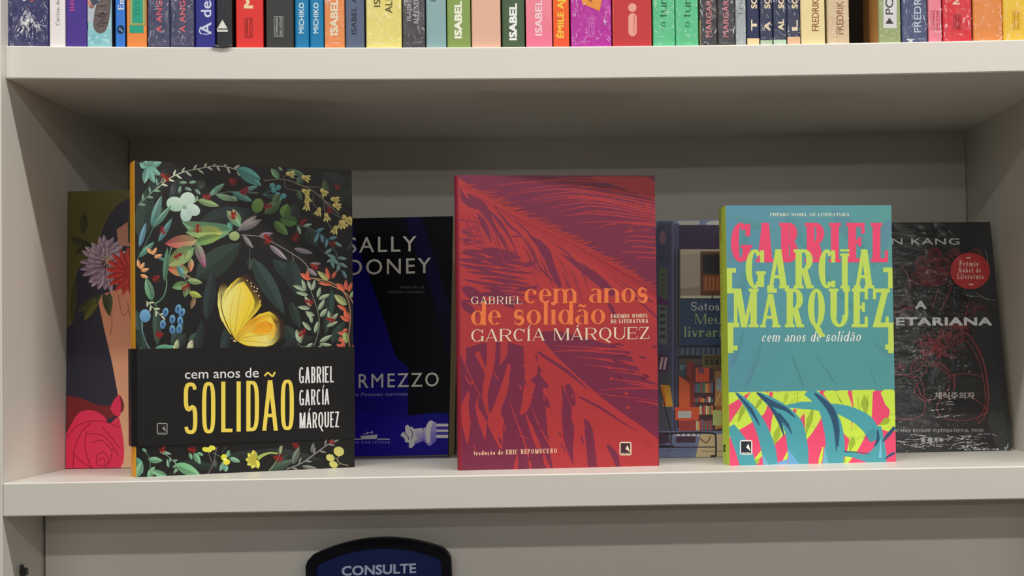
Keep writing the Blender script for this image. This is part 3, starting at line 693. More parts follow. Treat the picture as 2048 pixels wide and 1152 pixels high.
# coral twig
CO = (205, 88, 62)
A.line([(420,700),(520,715),(600,755),(650,830),(660,930),(650,1030),(665,1110)],6,(150,110,80)); A.line([(470,710),(560,745),(640,790),(685,870),(680,990),(690,1100)],5,(160,125,85))
for a in [(445,712,150,70,30,CO),(430,700,100,40,16,CO),(545,710,105,70,22,CO),(560,705,60,50,18,CO),(560,740,172,80,18,CO),(630,770,140,60,30,CO),(640,770,95,60,22,CO),(650,780,70,60,20,CO),(540,715,140,80,28,(150,160,95)),(640,850,140,90,40,(150,165,105)),(660,810,60,50,20,(130,155,110)),(640,880,150,60,22,CO),(655,930,120,60,30,CO),(655,940,150,60,24,CO),
          (640,1010,170,50,24,CO),(620,1030,215,30,30,(190,90,60)),(640,1060,100,70,34,(140,165,95)),(620,1080,160,40,20,CO),(620,1000,40,30,20,CO),(615,1100,80,60,26,CO),(670,1110,70,70,20,CO),(640,1110,110,40,20,CO)]: A.leaf(*a[:6], mix(a[5],(240,200,170),.2))
A.line([(430,720),(450,790),(480,880),(490,960),(470,1050),(440,1110)],4,(110,125,105))
SG = (138,158,130)
for a in [(420,770,160,80,24),(415,765,110,60,20),(450,770,115,60,20),(455,770,80,60,18),(430,795,168,70,22),(480,810,75,60,22),(485,820,25,70,24),(445,860,120,70,24),(440,870,172,70,24),(485,880,60,70,24),(495,915,50,60,26),(450,930,125,60,20),(450,950,100,50,20),(465,910,150,50,18),(445,990,135,70,24),(465,1005,75,70,22),(490,1055,30,80,24),(490,1065,355,70,20),(410,1100,45,60,24),(390,1060,110,80,34),(385,1050,80,60,24),(550,940,100,60,22),(530,970,25,70,20),(555,940,50,60,20),(480,1105,60,40,20)]:
    A.leaf(*a, SG, (165,185,155))
A.line([(530,970),(570,900)],2,(120,120,100)); A.line([(370,1060),(400,1080),(470,1060)],3,(100,120,100))
# red ants
def bug(x, y, s=1.0, an=None):
    an = random.uniform(0, 3) if an is None else an; c = (128, 22, 20); ca, sa = math.cos(an), math.sin(an)
    for d, r_ in ((-15, 9), (0, 6), (12, 8)): A.ell(x+d*ca*s, y+d*sa*s, r_*1.3*s, r_*s, c, an, 8)
    for d in (-10, 0, 9):
        for k in (-1, 1): A.line([(x+d*ca*s, y+d*sa*s), (x+d*ca*s-k*sa*22*s+ca*6*s, y+d*sa*s+k*ca*22*s+sa*6*s)], 3*s, c, False)
for x, y, s_ in ((15,170,1),(80,225,1),(20,360,.9),(205,310,1),(400,395,1),(590,205,.8),(205,490,1.2),(360,480,1.1),(565,515,.8),(545,330,.9),(465,640,1),(435,835,1),(555,930,1),(395,1005,1.1),(470,1095,.8)): bug(x, y, s_)
A.tr = (100, 300, 2.881)
for x, y, s_ in ((665,160,1.3),(1050,185,.9),(1120,240,1.1),(905,270,1),(650,465,1),(850,455,1.1),(735,610,1.1),(610,740,1),(780,790,1.1),(630,1065,.8),(1055,380,1)): bug(x, y, s_)
# band-side strip and bottom garland
A.tr = (240, 640, 3.388)
A.leaf(240,230,20,160,60,(70,130,105),(110,165,140)); A.leaf(390,240,105,80,40,(190,200,150)); A.leaf(450,240,60,90,50,(150,165,125),(200,200,160)); A.leaf(120,240,60,60,40,(80,140,110)); bug(250,225,1); bug(455,215,1); bug(265,100,1.2)
A.line([(150,20),(160,110),(200,190),(250,235)],6,(90,120,130))
GN = (105,160,125)
for a in [(110,930,290,120,56,(80,145,125)),(110,1070,70,120,50,GN),(190,945,355,100,44,GN),(190,1070,60,90,44,GN),(320,1060,160,120,44,GN),(150,870,320,40,20,GN),(270,895,350,80,24,(130,165,140)),(330,1000,100,60,20,(120,160,135)),(385,960,345,0,0,GN),(375,975,335,190,74,(105,165,120)),(470,900,290,50,24,GN),(500,900,300,90,40,GN),(520,900,340,50,24,GN),
          (730,930,80,50,30,(110,160,130)),(740,935,340,80,34,(120,170,140)),(700,960,250,70,26,(120,165,135)),(710,980,280,50,40,(100,160,140)),(1000,1030,25,200,60,(50,70,58)),(1170,980,70,130,44,(90,100,92)),(1230,990,350,110,28,(110,115,110)),(1090,850,260,60,20,(140,150,110)),(650,1000,100,60,30,(60,75,65)),(1300,900,80,70,26,(95,100,95))]:
    if a[3]: A.leaf(*a[:6], mix(a[5],(220,235,200),.18))
A.line([(160,880),(200,940),(205,1030)],4,(90,120,110)); A.line([(270,890),(340,935),(400,1000)],4,(120,150,130)); A.branch([(330,930),(380,970),(375,1010)],4,34,14,(130,165,140),None,(120,150,130),3)
A.line([(590,1050),(630,980),(650,890),(660,860)],7,(98,80,95)); A.line([(625,970),(600,900)],6,(98,80,95)); A.line([(630,900),(700,935)],4,(120,110,100)); A.line([(690,900),(720,860)],3,(100,90,95))
for x, y in ((600,880),(625,866),(580,878)): A.ell(x,y,24,16,(200,200,60),.3,12,(215,215,80))
A.ell(705,930,20,22,(205,205,60)); A.ell(722,962,24,20,(210,205,65)); A.ell(712,945,10,10,(235,235,150))
A.line([(930,940),(970,915),(1020,900),(1070,905)],[30,20,12,10],(150,165,85)); 
for an in (100,140,180,215,250,290): A.leaf(915,945,an,66,44,(205,200,70),(225,215,95))
A.ell(905,940,20,20,(170,160,50))
A.line([(1005,1030),(1050,970),(1090,900),(1100,850)],5,(140,140,110)); A.branch([(1130,1010),(1230,970),(1330,900),(1400,850),(1440,830)],8,50,14,(110,112,112),(150,150,145),(130,130,125),7,40)
for x, y, rx, ry in ((1483,890,36,32),(1425,933,30,24),(1447,978,30,22)): A.ell(x,y,rx,ry,(195,190,95),.4,18,(180,180,110)); A.line([(x-8,y+20),(x+6,y-14)],3,(215,205,110))
A.line([(1490,920),(1470,945),(1500,975),(1550,985)],4,(150,145,110)); A.line([(1440,925),(1480,950)],3,(150,145,110)); A.line([(1475,980),(1500,972)],3,(150,145,110))
for x, y, s_ in ((290,880,1.1),(490,880,1.2),(1075,935,1.4),(1190,850,1),(1435,828,.9)): bug(x, y, s_)
# butterfly
A.tr = (460, 300, 2.743)
Y1, Y2, Y3, YB = (236,214,120), (232,196,52), (214,150,22), (58,38,20)
A.tr = (100, 300, 2.881)
A.poly([(1000,762),(980,778),(968,830),(966,890),(980,960),(1005,1020),(1035,1065),(1050,1090),(1062,1088),(1045,1040),(1022,980),(1012,900),(1016,840),(1024,800),(1018,775)], [YB,YB,Y1,Y1,Y1,Y1,Y2,Y2,Y2,Y2,Y2,Y1,Y1,YB,YB])
A.tr = (460, 300, 2.743)
cols = lambda L: L
A.poly([(30,1040),(0,1000),(-38,960),(-52,900),(-48,830),(-25,770),(5,735),(40,705),(75,692),(100,700),(125,735),(150,770),(165,805),(172,850),(150,885),(125,915),(90,955),(55,1000)],
       [Y2,Y2,Y1,Y1,Y1,Y1,Y2,Y2,YB,YB,YB,YB,YB,Y2,Y2,Y2,Y2,Y2])
A.poly([(30,1040),(70,980),(110,935),(160,900),(215,885),(250,905),(275,940),(285,985),(278,1030),(235,1068),(200,1078),(150,1078),(100,1075),(60,1062)],
       [Y2,Y3,Y3,Y2,Y2,YB,YB,YB,YB,Y2,Y1,Y1,Y2,Y2])
A.poly([(-30,950),(-40,890),(-30,830),(0,775),(40,735),(75,722),(95,750),(120,790),(135,830),(130,870),(90,925),(40,985),(0,990)], [Y2,Y1,Y1,Y1,Y1,Y2,Y2,Y2,Y2,Y2,Y2,Y2,Y1])
A.poly([(80,1010),(120,950),(180,915),(225,915),(245,950),(255,985),(240,1030),(190,1055),(130,1055)], [Y2,Y3,Y3,Y2,Y3,Y3,Y2,Y1,Y2])
A.poly([(120,1000),(150,955),(200,935),(235,960),(225,1000),(170,1020)], [(226,160,30),(220,140,18),(222,145,20),(200,120,20),(226,160,30),(236,190,60)])
A.line([(28,1045),(-10,1000),(-45,940)],7,(40,28,20)); A.line([(28,1045),(-20,950),(-48,860),(-45,790)],5,(70,52,30))
for q in ([(20,1030),(0,930),(20,800)],[(25,1030),(40,900),(60,760)],[(30,1035),(80,930),(120,820)],[(30,1035),(90,950),(150,880)],[(35,1040),(110,990),(230,950)],[(35,1040),(130,1020),(250,1010)],[(35,1045),(120,1050),(210,1060)],[(35,1040),(100,970),(170,910)]): A.line(q,[4,2.5,1.5],(178,140,50))
A.line([(50,700),(85,690),(125,730),(165,795),(175,855)],[6,16,20,18,6],(48,30,18)); A.line([(225,884),(262,910),(288,960),(285,1020),(245,1068)],[5,12,16,16,5],(50,32,18))
A.line([(30,1045),(100,1078),(200,1082),(240,1068)],4,(60,42,20))
for x, y in ((95,715),(115,730),(133,752),(146,775),(158,800),(150,760),(118,745),(135,775),(165,830),(-20,770),(-5,765)): A.ell(x,y,4,4,(225,205,150),0,7)
A.line([(5,1015),(28,1045)],[14,9],(40,28,18)); A.ell(25,1048,8,5,(225,205,160),.3,8)
A.build('cover_art', M_SATIN)
# yellow spine folded, then the paper band
zt, zb = .0995, .0238
band = Mesh(); bc = lin((22, 21, 21), 1.1)
o_ = [(BW+.0006, -.0006), (.001, -.0009), (-.0034, .002), (-.0042, BT/2), (-.0034, BT-.002), (.001, BT+.0009), (BW+.0006, BT+.0006)]
i_ = [(x_*(1 if x_ > .1 else 1), y_) for x_, y_ in o_]
for i in range(len(o_)-1):
    a, b = o_[i], o_[i+1]; band.face([(a[0],a[1],zb),(b[0],b[1],zb),(b[0],b[1],zt),(a[0],a[1],zt)], [bc]*4)
a, b = o_[0], o_[-1]; band.face([(a[0],a[1],zb),(b[0],b[1],zb),(b[0],b[1],zt),(a[0],a[1],zt)], [bc]*4)
band.build('paper_band', M_SATIN, b1)
A = Art(b1, 'front', BW, zt, -.00092, 1.4, (0, zb)); A.tr = (240, 640, 3.388)
WH, YL = (205, 205, 205), (228, 190, 78)
A.font('cem anos de', 440, 940, 398, 62, WH, yb1=388, cap1=66, bold=.004)
SQ[0] = .62
for ch, x0, x1, y0, y1 in (('S',432,524,424,772),('O',556,646,420,768),('L',686,762,418,760),('I',792,816,416,756),('D',856,942,412,754),('A',966,1070,408,750),('O',1090,1178,404,746)): A.letter(ch, x0, x1, y0, y1, YL, .082, .068, 0, 0)
SQ[0] = .8
A.polys(ribbon(smoothp([(980,380),(1000,358),(1018,370),(1035,380),(1050,352)]), 12), YL)
for tx, x0, x1, yb, cp in (('GABRIEL',1213,1448,430,110),('GARCÍA',1215,1418,580,106),('MÁRQUEZ',1217,1484,734,106)): A.type(tx, x0, x1, yb, cp, WH, yb1=yb-8, T=.095, t=.085, sr=0, q=0, gap=.075)
SQ[0] = 1.0
record_logo(A, 250, 698, 322, 776, (130,130,130), (22,21,21))
A.build('band_lettering', M_MATTE)
A = Art(b1, 'left', BT, zt, -.0043, 1.3, (0, zb)); A.tr = (240, 640, 3.388); A.rect(80,764,88,776,(120,120,120)); A.build('band_mark', M_MATTE)

# ---------------------------------------------------------------- red palm leaf paperback
b2 = place('paperback_book', 'tall crimson and purple paperback with palm leaf print and orange title', 'book', 'novels displayed face out', .33651, .04323, 0, .0901)
bpy.context.view_layer.update()
BW, BH, BT = .1608, .2338, .026
PU, RD = (104, 34, 60), (156, 46, 50)
softcover(b2, BW, BH, BT, PU, (128, 30, 48), g=1.4, mat=M_SATIN, r=.0035)
A = Art(b2, 'front', BW, BH, 0, 1.4, (.0033, 0)); A.fill(PU)
A.tr = (900, 340, 3.84)
A.poly([(60,60),(200,150),(400,270),(620,370),(850,470),(1060,590),(1250,700),(1420,800),(1600,950),(1600,2600),(60,2600)], RD)
A.poly([(1080,50),(1500,50),(1600,100),(1600,240),(1450,190),(1330,140)], RD)
def fr(t):  # rachis
    P = [(70,100),(260,190),(440,290),(640,390),(850,480),(1060,600),(1240,700),(1420,800),(1600,960)]
    i = min(len(P)-2, int(t*(len(P)-1))); u = t*(len(P)-1)-i; return (P[i][0]*(1-u)+P[i+1][0]*u, P[i][1]*(1-u)+P[i+1][1]*u)
for i in range(90):
    t = (i+random.random())/90; x, y = fr(t); L = random.uniform(40, 150)*(1.1-.3*t); A.leaf(x-15, y+12, random.uniform(2, 14), L, 13, RD)
for i, (y0, y1, xs) in enumerate(((90,110,330),(70,170,620),(130,225,500),(160,250,430),(180,280,640),(210,300,560),(225,320,640),(262,345,760),(290,365,830),(330,375,880),(350,395,870),(410,408,960),(455,420,1110),(480,432,1380),(530,520,1350),(560,555,1340),(610,600,1400),(650,640,1300),(690,680,1440),(245,335,840),(150,200,820),(105,150,900))):
    A.line([(xs, y0+30 if i < 10 else y0), ((xs+1600)/2-80, min(y0, y1)-12), (1600, y1)], [2, 10 if i < 11 else 7, 9], RD)
for i in range(60): 
    x, y = random.uniform(900, 1580), random.uniform(130, 330); A.leaf(x, y, random.uniform(-25, 5), random.uniform(20, 60), 9, RD)
for i in range(26):
    x, y = random.uniform(1150, 1580), random.uniform(400, 720)
    if y < x*.62-300: A.line([(x, y), (x+random.uniform(30,110), y-random.uniform(2,12))], 4, RD, False)
# purple slits radiating from the upper left corner
for q, wd in (([(130,180),(200,240),(260,300),(330,420),(440,620)],[4,60,70,30,3]),([(80,130),(100,210),(160,260),(210,300)],[2,40,60,4]),([(210,330),(260,420),(320,560)],[3,50,3]),([(290,300),(380,400),(480,560),(570,800)],[3,34,10,3]),([(330,260),(450,420),(560,520),(700,760),(850,900)],[3,22,10,14,4]),
              ([(600,500),(680,560),(740,640),(790,780),(850,900)],[3,50,70,50,30]),([(850,640),(980,730),(1080,800),(1180,880),(1260,960)],[4,40,70,70,40]),([(1000,700),(1180,860),(1300,980)],[3,16,20]),([(1240,830),(1400,960),(1600,1140)],[2,10,16]),([(1180,780),(1350,880),(1560,1020)],[2,8,12]),
              ([(780,560),(900,640),(1000,760),(1060,900)],[2,14,12,3]),([(420,330),(560,440),(660,560),(720,700)],[2,12,10,2]),([(1200,1000),(1240,1060),(1280,1150)],[3,34,14])): A.line(q, wd, PU)
for i in range(26):
    t = .05+.9*i/26; x, y = fr(t); A.line([(x-10,y+26),(x+120,y+110),(x+260,y+240)], [2,5,2], (134,34,54))
for a in [(230,610,-12,330,80),(90,620,-18,220,40),(280,700,-14,260,30),(120,780,-6,430,26),(330,830,-10,300,26),(100,840,-12,300,22),(90,900,-30,200,90),(560,740,20,110,40),(300,900,-40,260,80),(480,930,10,220,30),(80,1010,-40,180,60),(90,480,-5,90,22),(90,540,0,110,14),(470,510,0,80,14),(380,480,-60,120,20),(420,440,-70,60,20)]: A.leaf(*a, PU, sh=0)
rq = random.Random(11)
for i in range(46):
    x_ = rq.uniform(50,420); A.leaf(x_, rq.uniform(600,1010), rq.uniform(-16,-2), rq.uniform(90,330), rq.uniform(8,26), PU, sh=0)
for i in range(26): A.leaf(rq.uniform(60,200), rq.uniform(350,600), rq.uniform(-8,4), rq.uniform(40,130), rq.uniform(5,12), PU, sh=0)
for i in range(22):
    x_ = rq.uniform(150,1000); y_ = 130+x_*.56+rq.uniform(60,300); A.line([(x_,y_),(x_+50,y_+rq.uniform(70,110)),(x_+110,y_+rq.uniform(190,280))], [2,rq.uniform(5,14),2], mix(RD,PU,rq.uniform(.5,1)))
for a in [(80,330,-60,260,20),(110,300,-62,330,14),(160,400,-62,200,12)]: A.leaf(*a, (140,36,56), sh=0)
A.tr = (900, 640, 3.716)
A.poly([(640,90),(800,80),(1000,130),(1300,215),(1420,200),(1600,330),(1600,930),(1440,800),(1320,720),(1130,580),(950,420),(780,260)], PU)
A.poly([(60,220),(150,200),(240,170),(420,160),(560,200),(640,300),(700,420),(830,480),(900,640),(960,800),(980,1090),(1000,1300),(60,1300)], PU)
for q, wd in (([(60,90),(100,260),(110,330)],[90,40,3]),([(310,100),(300,330),(260,560),(300,760)],[70,60,40,4]),([(600,160),(600,420),(560,640),(520,700)],[120,90,60,10]),([(400,120),(400,250),(370,330)],[60,50,6]),([(440,330),(400,520),(350,660),(340,760),(380,960)],[20,60,60,130,6]),
              ([(740,380),(770,600),(790,900),(860,1160)],[160,130,110,170]),([(930,460),(960,760),(950,1150)],[80,110,60]),([(140,530),(110,650),(120,760),(130,920)],[10,60,70,4]),([(200,240),(280,420)],[40,14]),([(100,300),(180,480),(260,620)],[8,8,3]),([(210,570),(200,650),(240,760),(262,890)],[3,20,60,4]),
              ([(440,600),(490,740),(570,960),(610,1160)],[3,10,12,26]),([(560,690),(640,900),(760,1160)],[3,40,20]),([(600,640),(700,860),(790,1000)],[2,12,10]),([(500,1000),(480,1160)],[8,50]),([(60,640),(110,680),(140,740)],[6,50,10]),([(1060,540),(1200,560),(1540,600)],[3,6,3])): A.line(q, wd, RD)
for q, wd in (([(650,235),(760,310),(880,390),(1030,520)],[20,24,26,3]),([(960,570),(1130,660),(1280,760),(1400,830)],[12,20,12,3]),([(1000,730),(1030,820),(1060,1090)],[5,60,70]),([(1170,930),(1220,1000),(1250,1090)],[24,50,30]),([(640,260),(650,310)],[20,6]),([(870,480),(900,560),(920,640)],[40,60,20]),([(850,690),(880,800),(900,930)],[40,90,30]),([(1440,900),(1500,940)],[4,5]),
              ([(630,420),(670,460),(730,500)],[90,70,20]),([(620,540),(700,600),(740,650)],[50,60,10]),([(540,1100),(660,960),(700,1160)],[3,30,3])): A.line(q, wd, PU)
for i in range(40):
    x_ = rq.uniform(100,1000); y_ = rq.uniform(max(180,(x_-640)*.9+260),1080); A.leaf(x_, y_, rq.choice((-72,-80,-60,-20)), rq.uniform(30,110), rq.uniform(5,16), rq.choice((PU,RD)), sh=0)
for y0, xs, y1 in ((190,760,250),(215,800,290),(270,900,350),(290,1080,380),(330,1000,420),(380,1200,440),(440,1200,500),(470,1300,520),(520,1120,510),(600,1380,640),(240,700,215)): A.line([(xs,y0),((xs+1580)/2,(y0+y1)/2-8),(1580,y1)], [2,12,12], RD)
A.poly([(1280,60),(1560,40),(1560,480),(1450,440),(1360,300)], mix(RD, PU, .1)); 
for i in range(14): A.leaf(1180+random.random()*330, 170+random.random()*260, random.uniform(-30,10), random.uniform(40,130), 16, PU)
for x, y in ((1185,355),(1200,435),(1325,650),(1310,545)): A.ell(x,y,14,12,RD)
for i in range(8): A.line([(1150+i*40,40),(1200+i*45,140),(1250+i*45,210)], 4, (140,34,54))
A.build('cover_art', M_SATIN)
A = Art(b2, 'front', BW, BH, -A.top-3e-6, 1.35, (.0033, 0))
A.tr = (900, 340, 3.84); OR, CW = (222, 112, 62), (228, 200, 172)
A.type('cem anos', 572, 1520, 1026, 176, OR, yb1=1018, T=.165, t=.035, sr=.045, q=.025, gap=.03)
A.type('de solidão', 162, 1192, 1194, 180, OR, yb1=1184, T=.165, t=.035, sr=.045, q=.025, gap=.02)
A.type('GABRIEL', 162, 554, 1030, 58, CW, T=.15, t=.05, sr=.07, q=.04, gap=.16)
A.type('PRÊMIO NOBEL', 1236, 1520, 1138, 28, CW, yb1=1132, T=.2, t=.09, sr=.08, q=.07, gap=.12)
A.tr = (900, 640, 3.716)
A.type('DE LITERATURA', 1198, 1472, 25, 28, CW, yb1=19, T=.2, t=.09, sr=.08, q=.07, gap=.12)
A.type('GARCÍA MÁRQUEZ', 158, 1480, 162, 92, CW, yb1=140, cap1=88, T=.15, t=.04, sr=.06, q=.03, gap=.1)
A.type('tradução de ERIC NEPOMUCENO', 178, 795, 1006, 34, (214,170,140), yb1=988, T=.2, t=.09, sr=.08, q=.07, gap=.1)
record_logo(A, 1260, 906, 1348, 1006, (226,200,170), (62,34,48))
A.build('lettering', M_MATTE)
A = Art(b2, 'left', BT, BH, -.0001, 1.3); A.tr = (900, 640, 3.716)
A.rect(62,960,80,1045,(200,120,100)); A.rect(66,975,76,1030,(110,30,50)); A.rect(48,40,72,60,(200,90,70)); A.rect(48,90,72,110,(200,90,70)); A.rect(48,135,72,160,(200,90,70)); A.build('spine_mark', M_MATTE)

# ---------------------------------------------------------------- teal, lime and pink paperback
b3 = place('paperback_book', 'teal paperback with pink and lime slab lettering, lime spine and tropical leaves', 'book', 'novels displayed face out', .5524, .0478, 0, .0864)
bpy.context.view_layer.update()
BW, BH, BT = .1369, .208, .028
LM, PK, TE = (190, 216, 74), (232, 72, 108), (76, 140, 142)
softcover(b3, BW, BH, BT, TE, LM, g=1.3, mat=M_SATIN, r=.0012)
A = Art(b3, 'front', BW, BH, 0, 1.3); 
A.poly([(0,0),(BW,0),(BW,BH),(0,BH)], [(78,142,150),(78,142,146),(84,146,146),(84,136,160)], raw=True)
A.tr = (1420, 400, 4.113); VP = (92, 128, 156)
for a in [(150,520,60,420,120,VP),(600,60,300,420,90,(90,132,158)),(1000,60,310,500,140,(96,130,158)),(140,120,340,420,70,(92,134,156)),(1480,160,250,420,120,(98,128,160)),(150,1000,70,500,90,VP),(900,560,310,520,60,(82,140,140))]: A.leaf(*a[:5], mix(a[5],TE,.35), TE, sh=.03)
A.tr = (1420, 660, 4.113)
for a in [(160,330,70,360,60,(92,130,160)),(280,500,70,460,56,(90,132,160)),(780,500,110,400,20,(70,126,136)),(1060,480,125,420,16,(70,128,136)),(1370,470,110,200,14,(70,126,136)),(1500,240,140,220,50,(88,134,156))]: A.leaf(*a[:5], mix(a[5],TE,.3), TE, sh=.04)
# leaf panel
H0 = A.h; A.h = A.uv(800, 501)[1]
A.rect(140,500,1540,1130,PK)
def blob(P, c, sh=None): A.poly(smoothp(P+[P[0]], 3)[:-1], c)
OL = (120, 140, 50)
A.poly([(150,505),(340,505),(250,560),(150,620)], LM)
for q, wd in (([(430,490),(330,640),(180,820),(120,900)],[130,140,90,60]),([(540,500),(440,640),(250,810)],[90,90,40]),([(640,490),(560,760),(500,900)],[150,110,40]),([(720,500),(700,660),(560,860),(330,1120)],[190,150,70,50]),([(820,500),(850,680),(790,900)],[160,160,40]),([(950,500),(1080,620),(1120,800),(1160,900)],[60,140,90,30]),
              ([(1050,500),(1100,600),(1190,700)],[170,130,60]),([(1260,490),(1260,700),(1180,960),(1100,1120)],[190,170,90,60]),([(1420,500),(1540,640),(1500,780),(1380,790)],[130,130,120,60]),([(640,1000),(620,1060),(590,1110)],[10,30,50]),([(930,960),(910,1060),(900,1110)],[8,30,40])): A.line(q, wd[:-1]+[10], LM)
for q, wd in (([(640,520),(620,600)],[14,30]),([(700,560),(640,620)],[4,10]),([(290,600),(230,760)],[50,80]),([(850,640),(780,880)],[50,60]),([(570,790),(520,960)],[60,60]),([(1270,540),(1280,700)],[70,50]),([(1180,880),(1150,1000)],[60,40]),([(1480,730),(1400,780)],[60,60]),([(400,1060),(370,1110)],[40,60]),([(1110,1060),(1090,1110)],[30,50]),([(430,560),(370,650)],[40,60]),([(1060,560),(1090,610)],[16,20])):
    A.line([q[0], ((q[0][0]*.6+q[-1][0]*.4), (q[0][1]*.6+q[-1][1]*.4)), q[-1]], [6, wd[0], 4], (150,172,56))
for q in ([(620,520),(600,660)],[(720,510),(720,600)],[(860,560),(830,700)],[(1040,520),(1080,590)],[(1210,540),(1230,660)],[(1300,540),(1290,700)],[(760,700),(770,840)]): A.line(q, 4, OL)
for i in range(46):
    x, y = random.choice(((230,700),(800,760),(1260,600),(700,560),(1180,860),(360,620),(1450,750))); x += random.uniform(-50,50); y += random.uniform(-60,60); A.line([(x,y),(x+random.uniform(20,50),y-random.uniform(8,20))], 2, OL, False)
for q in ([(505,510),(480,640),(440,700)],[(910,510),(930,570)],[(1145,510),(1180,640)],[(700,650),(690,720)]): A.line(q, [30,26,4], PK)
A.poly([(1340,505),(1400,505),(1475,700),(1440,720),(1330,730)], PK)
TQ, TD = (72, 150, 162), (44, 78, 108)
for q, wd in (([(170,790),(230,900),(280,1010),(320,1140)],[60,110,130,140]),([(220,520),(330,640),(420,800),(480,980),(500,1140)],[20,70,100,120,120]),([(400,520),(560,640),(680,780),(720,960),(730,1140)],[20,110,160,170,160]),([(610,630),(760,620),(900,630),(980,660)],[14,60,70,40]),
              ([(800,500),(920,600),(1000,760),(1030,960),(1000,1140)],[80,100,150,160,170]),([(960,630),(1120,670),(1280,760),(1370,900)],[50,100,130,110]),([(1390,790),(1400,900),(1380,1010),(1250,1060)],[30,60,110,30]),([(1390,900),(1420,1000),(1420,1140)],[20,60,60]),([(1090,1020),(1180,1030),(1300,1060),(1400,1080)],[30,40,60,60])): A.line(q, wd, TQ)
for q, wd in (([(210,515),(330,650),(410,790)],[8,34,6]),([(385,515),(500,600),(620,650),(700,720)],[14,50,34,6]),([(470,600),(560,720),(610,880)],[8,40,4]),([(560,690),(640,780),(670,860)],[30,20,3]),([(860,520),(990,650),(1040,800),(1050,960)],[14,60,50,12]),([(1000,720),(1030,860),(1040,1000)],[4,14,8]),([(1380,820),(1380,900),(1350,960)],[10,30,6]),([(1100,1000),(1200,1005),(1320,1022)],[10,10,4]),([(1420,920),(1460,870),(1520,800)],[8,30,30]),([(1440,1060),(1480,1030),(1520,1010)],[8,22,22])): A.line(q, wd, TD)
for i in range(9): A.line([(1250+i*12,880-i*10),(1330+i*5,920-i*8)], 3, TD, False); A.line([(520+i*14,690+i*10),(600+i*10,760+i*12)], 2.5, TD, False)
A.poly([(420,1140),(640,1060),(640,1140)], (110,160,205)); A.line([(430,1020),(470,1140)],[3,60],(104,166,190)); A.line([(640,980),(700,1140)],[3,110],(104,160,200)); A.line([(945,960),(950,1140)],[3,60],(104,166,190)); A.line([(1405,900),(1400,1050)],[3,24],(120,180,210))
A.h = H0
A.build('cover_art', M_SATIN)
A = Art(b3, 'front', BW, BH, -A.top-3e-6, 1.3); A.tr = (1420, 400, 4.113)
A.type('PRÊMIO NOBEL DE LITERATURA', 496, 1146, 133, 26, (215,222,196), T=.2, t=.09, sr=.08, q=.07, gap=.1)
for ch, x0, x1 in (('G',172,332),('A',385,520),('B',572,722),('R',783,940),('I',1000,1056),('E',1125,1272),('L',1325,1465)): A.letter(ch, x0+(12 if ch in 'BREL' else 0), x1, 187, 512, PK, .2, .105, .045, .085, flat=True)
LQ = (182, 206, 92)
for ch, x0, x1, y0 in (('G',292,445,405),('A',478,642,405),('R',695,845,405),('C',893,1030,405),('I',1080,1138,440),('A',1190,1345,405)): A.letter(ch, x0+(8 if ch in 'R' else 0), x1, y0, 728, LQ, .165, .085, .045, .08, flat=True)
A.rect(1070,405,1148,424,LQ)
for ch, x0, x1, y0 in (('M',190,385,728),('A',418,574,772),('R',622,765,728),('Q',805,945,728),('U',985,1142,728),('E',1172,1298,728),('Z',1340,1470,728)): A.letter(ch, x0+(8 if ch in 'RE' else 0), x1, y0, 1048, LQ, .165, .085, .045, .08, flat=True)
A.rect(470,728,550,764,LQ)
for r_ in ((125,560,214,598),(125,560,182,770),(125,728,240,768),(125,1008,240,1048),(125,1008,190,1260),(1425,556,1510,594),(1465,556,1510,726),(1340,728,1480,760),(1380,1008,1510,1046),(1466,1008,1510,1260)): A.rect(*r_, LQ)
A.tr = (1420, 660, 4.113)
for r_ in ((130,-60,192,168),(130,128,226,168),(1474,-60,1520,162),(1440,120,1520,162)): A.rect(*r_, LQ)
A.type('cem anos de', 424, 905, 97, 84, (226,232,214), yb1=95, T=.115, t=.05, sr=.03, q=.03, gap=.1, slant=.2)
A.type('solidão', 952, 1236, 94, 84, (226,232,214), yb1=92, T=.115, t=.05, sr=.03, q=.03, gap=.1, slant=.2)
record_logo(A, 246, 906, 348, 1026, (220,224,220), (34,40,48))
A.build('lettering', M_MATTE)
A = Art(b3, 'left', BT, BH, -.0001, 1.25); A.tr = (1420, 400, 4.113)
def vleft(tx, y0, y1, xl, cap, col, **kw):
    L = type_polys(tx, abs(y1-y0)/cap, kw.get('T',.17), kw.get('t',.07), .05, .06, .1); Q = []
    for f in L: q = PL([(xl+v*cap, y0+u*(y1-y0)) for u, v in f]); q.c = f.c; Q.append(q)
    A.group(Q, [col]*len(Q))
vleft('GABRIEL GARCÍA MÁRQUEZ', 150, 915, 78, 20, (196,120,50)); vleft('cem anos de solidão', 960, 1640, 84, 16, (150,160,60))
A.tr = (1420, 660, 4.113); record_logo(A, 108, 938, 130, 1010, LM, (30,36,30)); A.build('spine_lettering', M_MATTE)
# ---------------------------------------------------------------- books leaning behind
GB = 'books leaning at the back of the middle bay'
b4 = place('hardback_book', 'olive book with a woman, lilac and red flowers and pink roses, beside the panel', 'book', GB, .0006, .1244, 0.0005, -.0707, .0341)
bpy.context.view_layer.update()
BW, BH, BT = .155, .2351, .022
hardcover(b4, BW, BH, BT, (40,38,22), (30,28,24), 1.5, M_SATIN)
A = Art(b4, 'front', BW, BH, -.00015, 2.25); OLV = (64,60,26); NV = (34,32,44)
A.fill(OLV); A.tr = (100, 360, 1.92)
for a in [(125,210,85,90,30),(180,280,150,120,40),(140,190,110,60,24),(90,560,80,260,60),(180,250,200,90,40)]: A.leaf(*a, (48,50,26))
A.poly(smoothp([(345,50),(310,66),(270,88),(235,125),(210,170),(195,215),(180,300),(120,330),(100,380),(104,450),(90,540),(58,590),(56,720),(100,1120),(345,1120)]), NV)
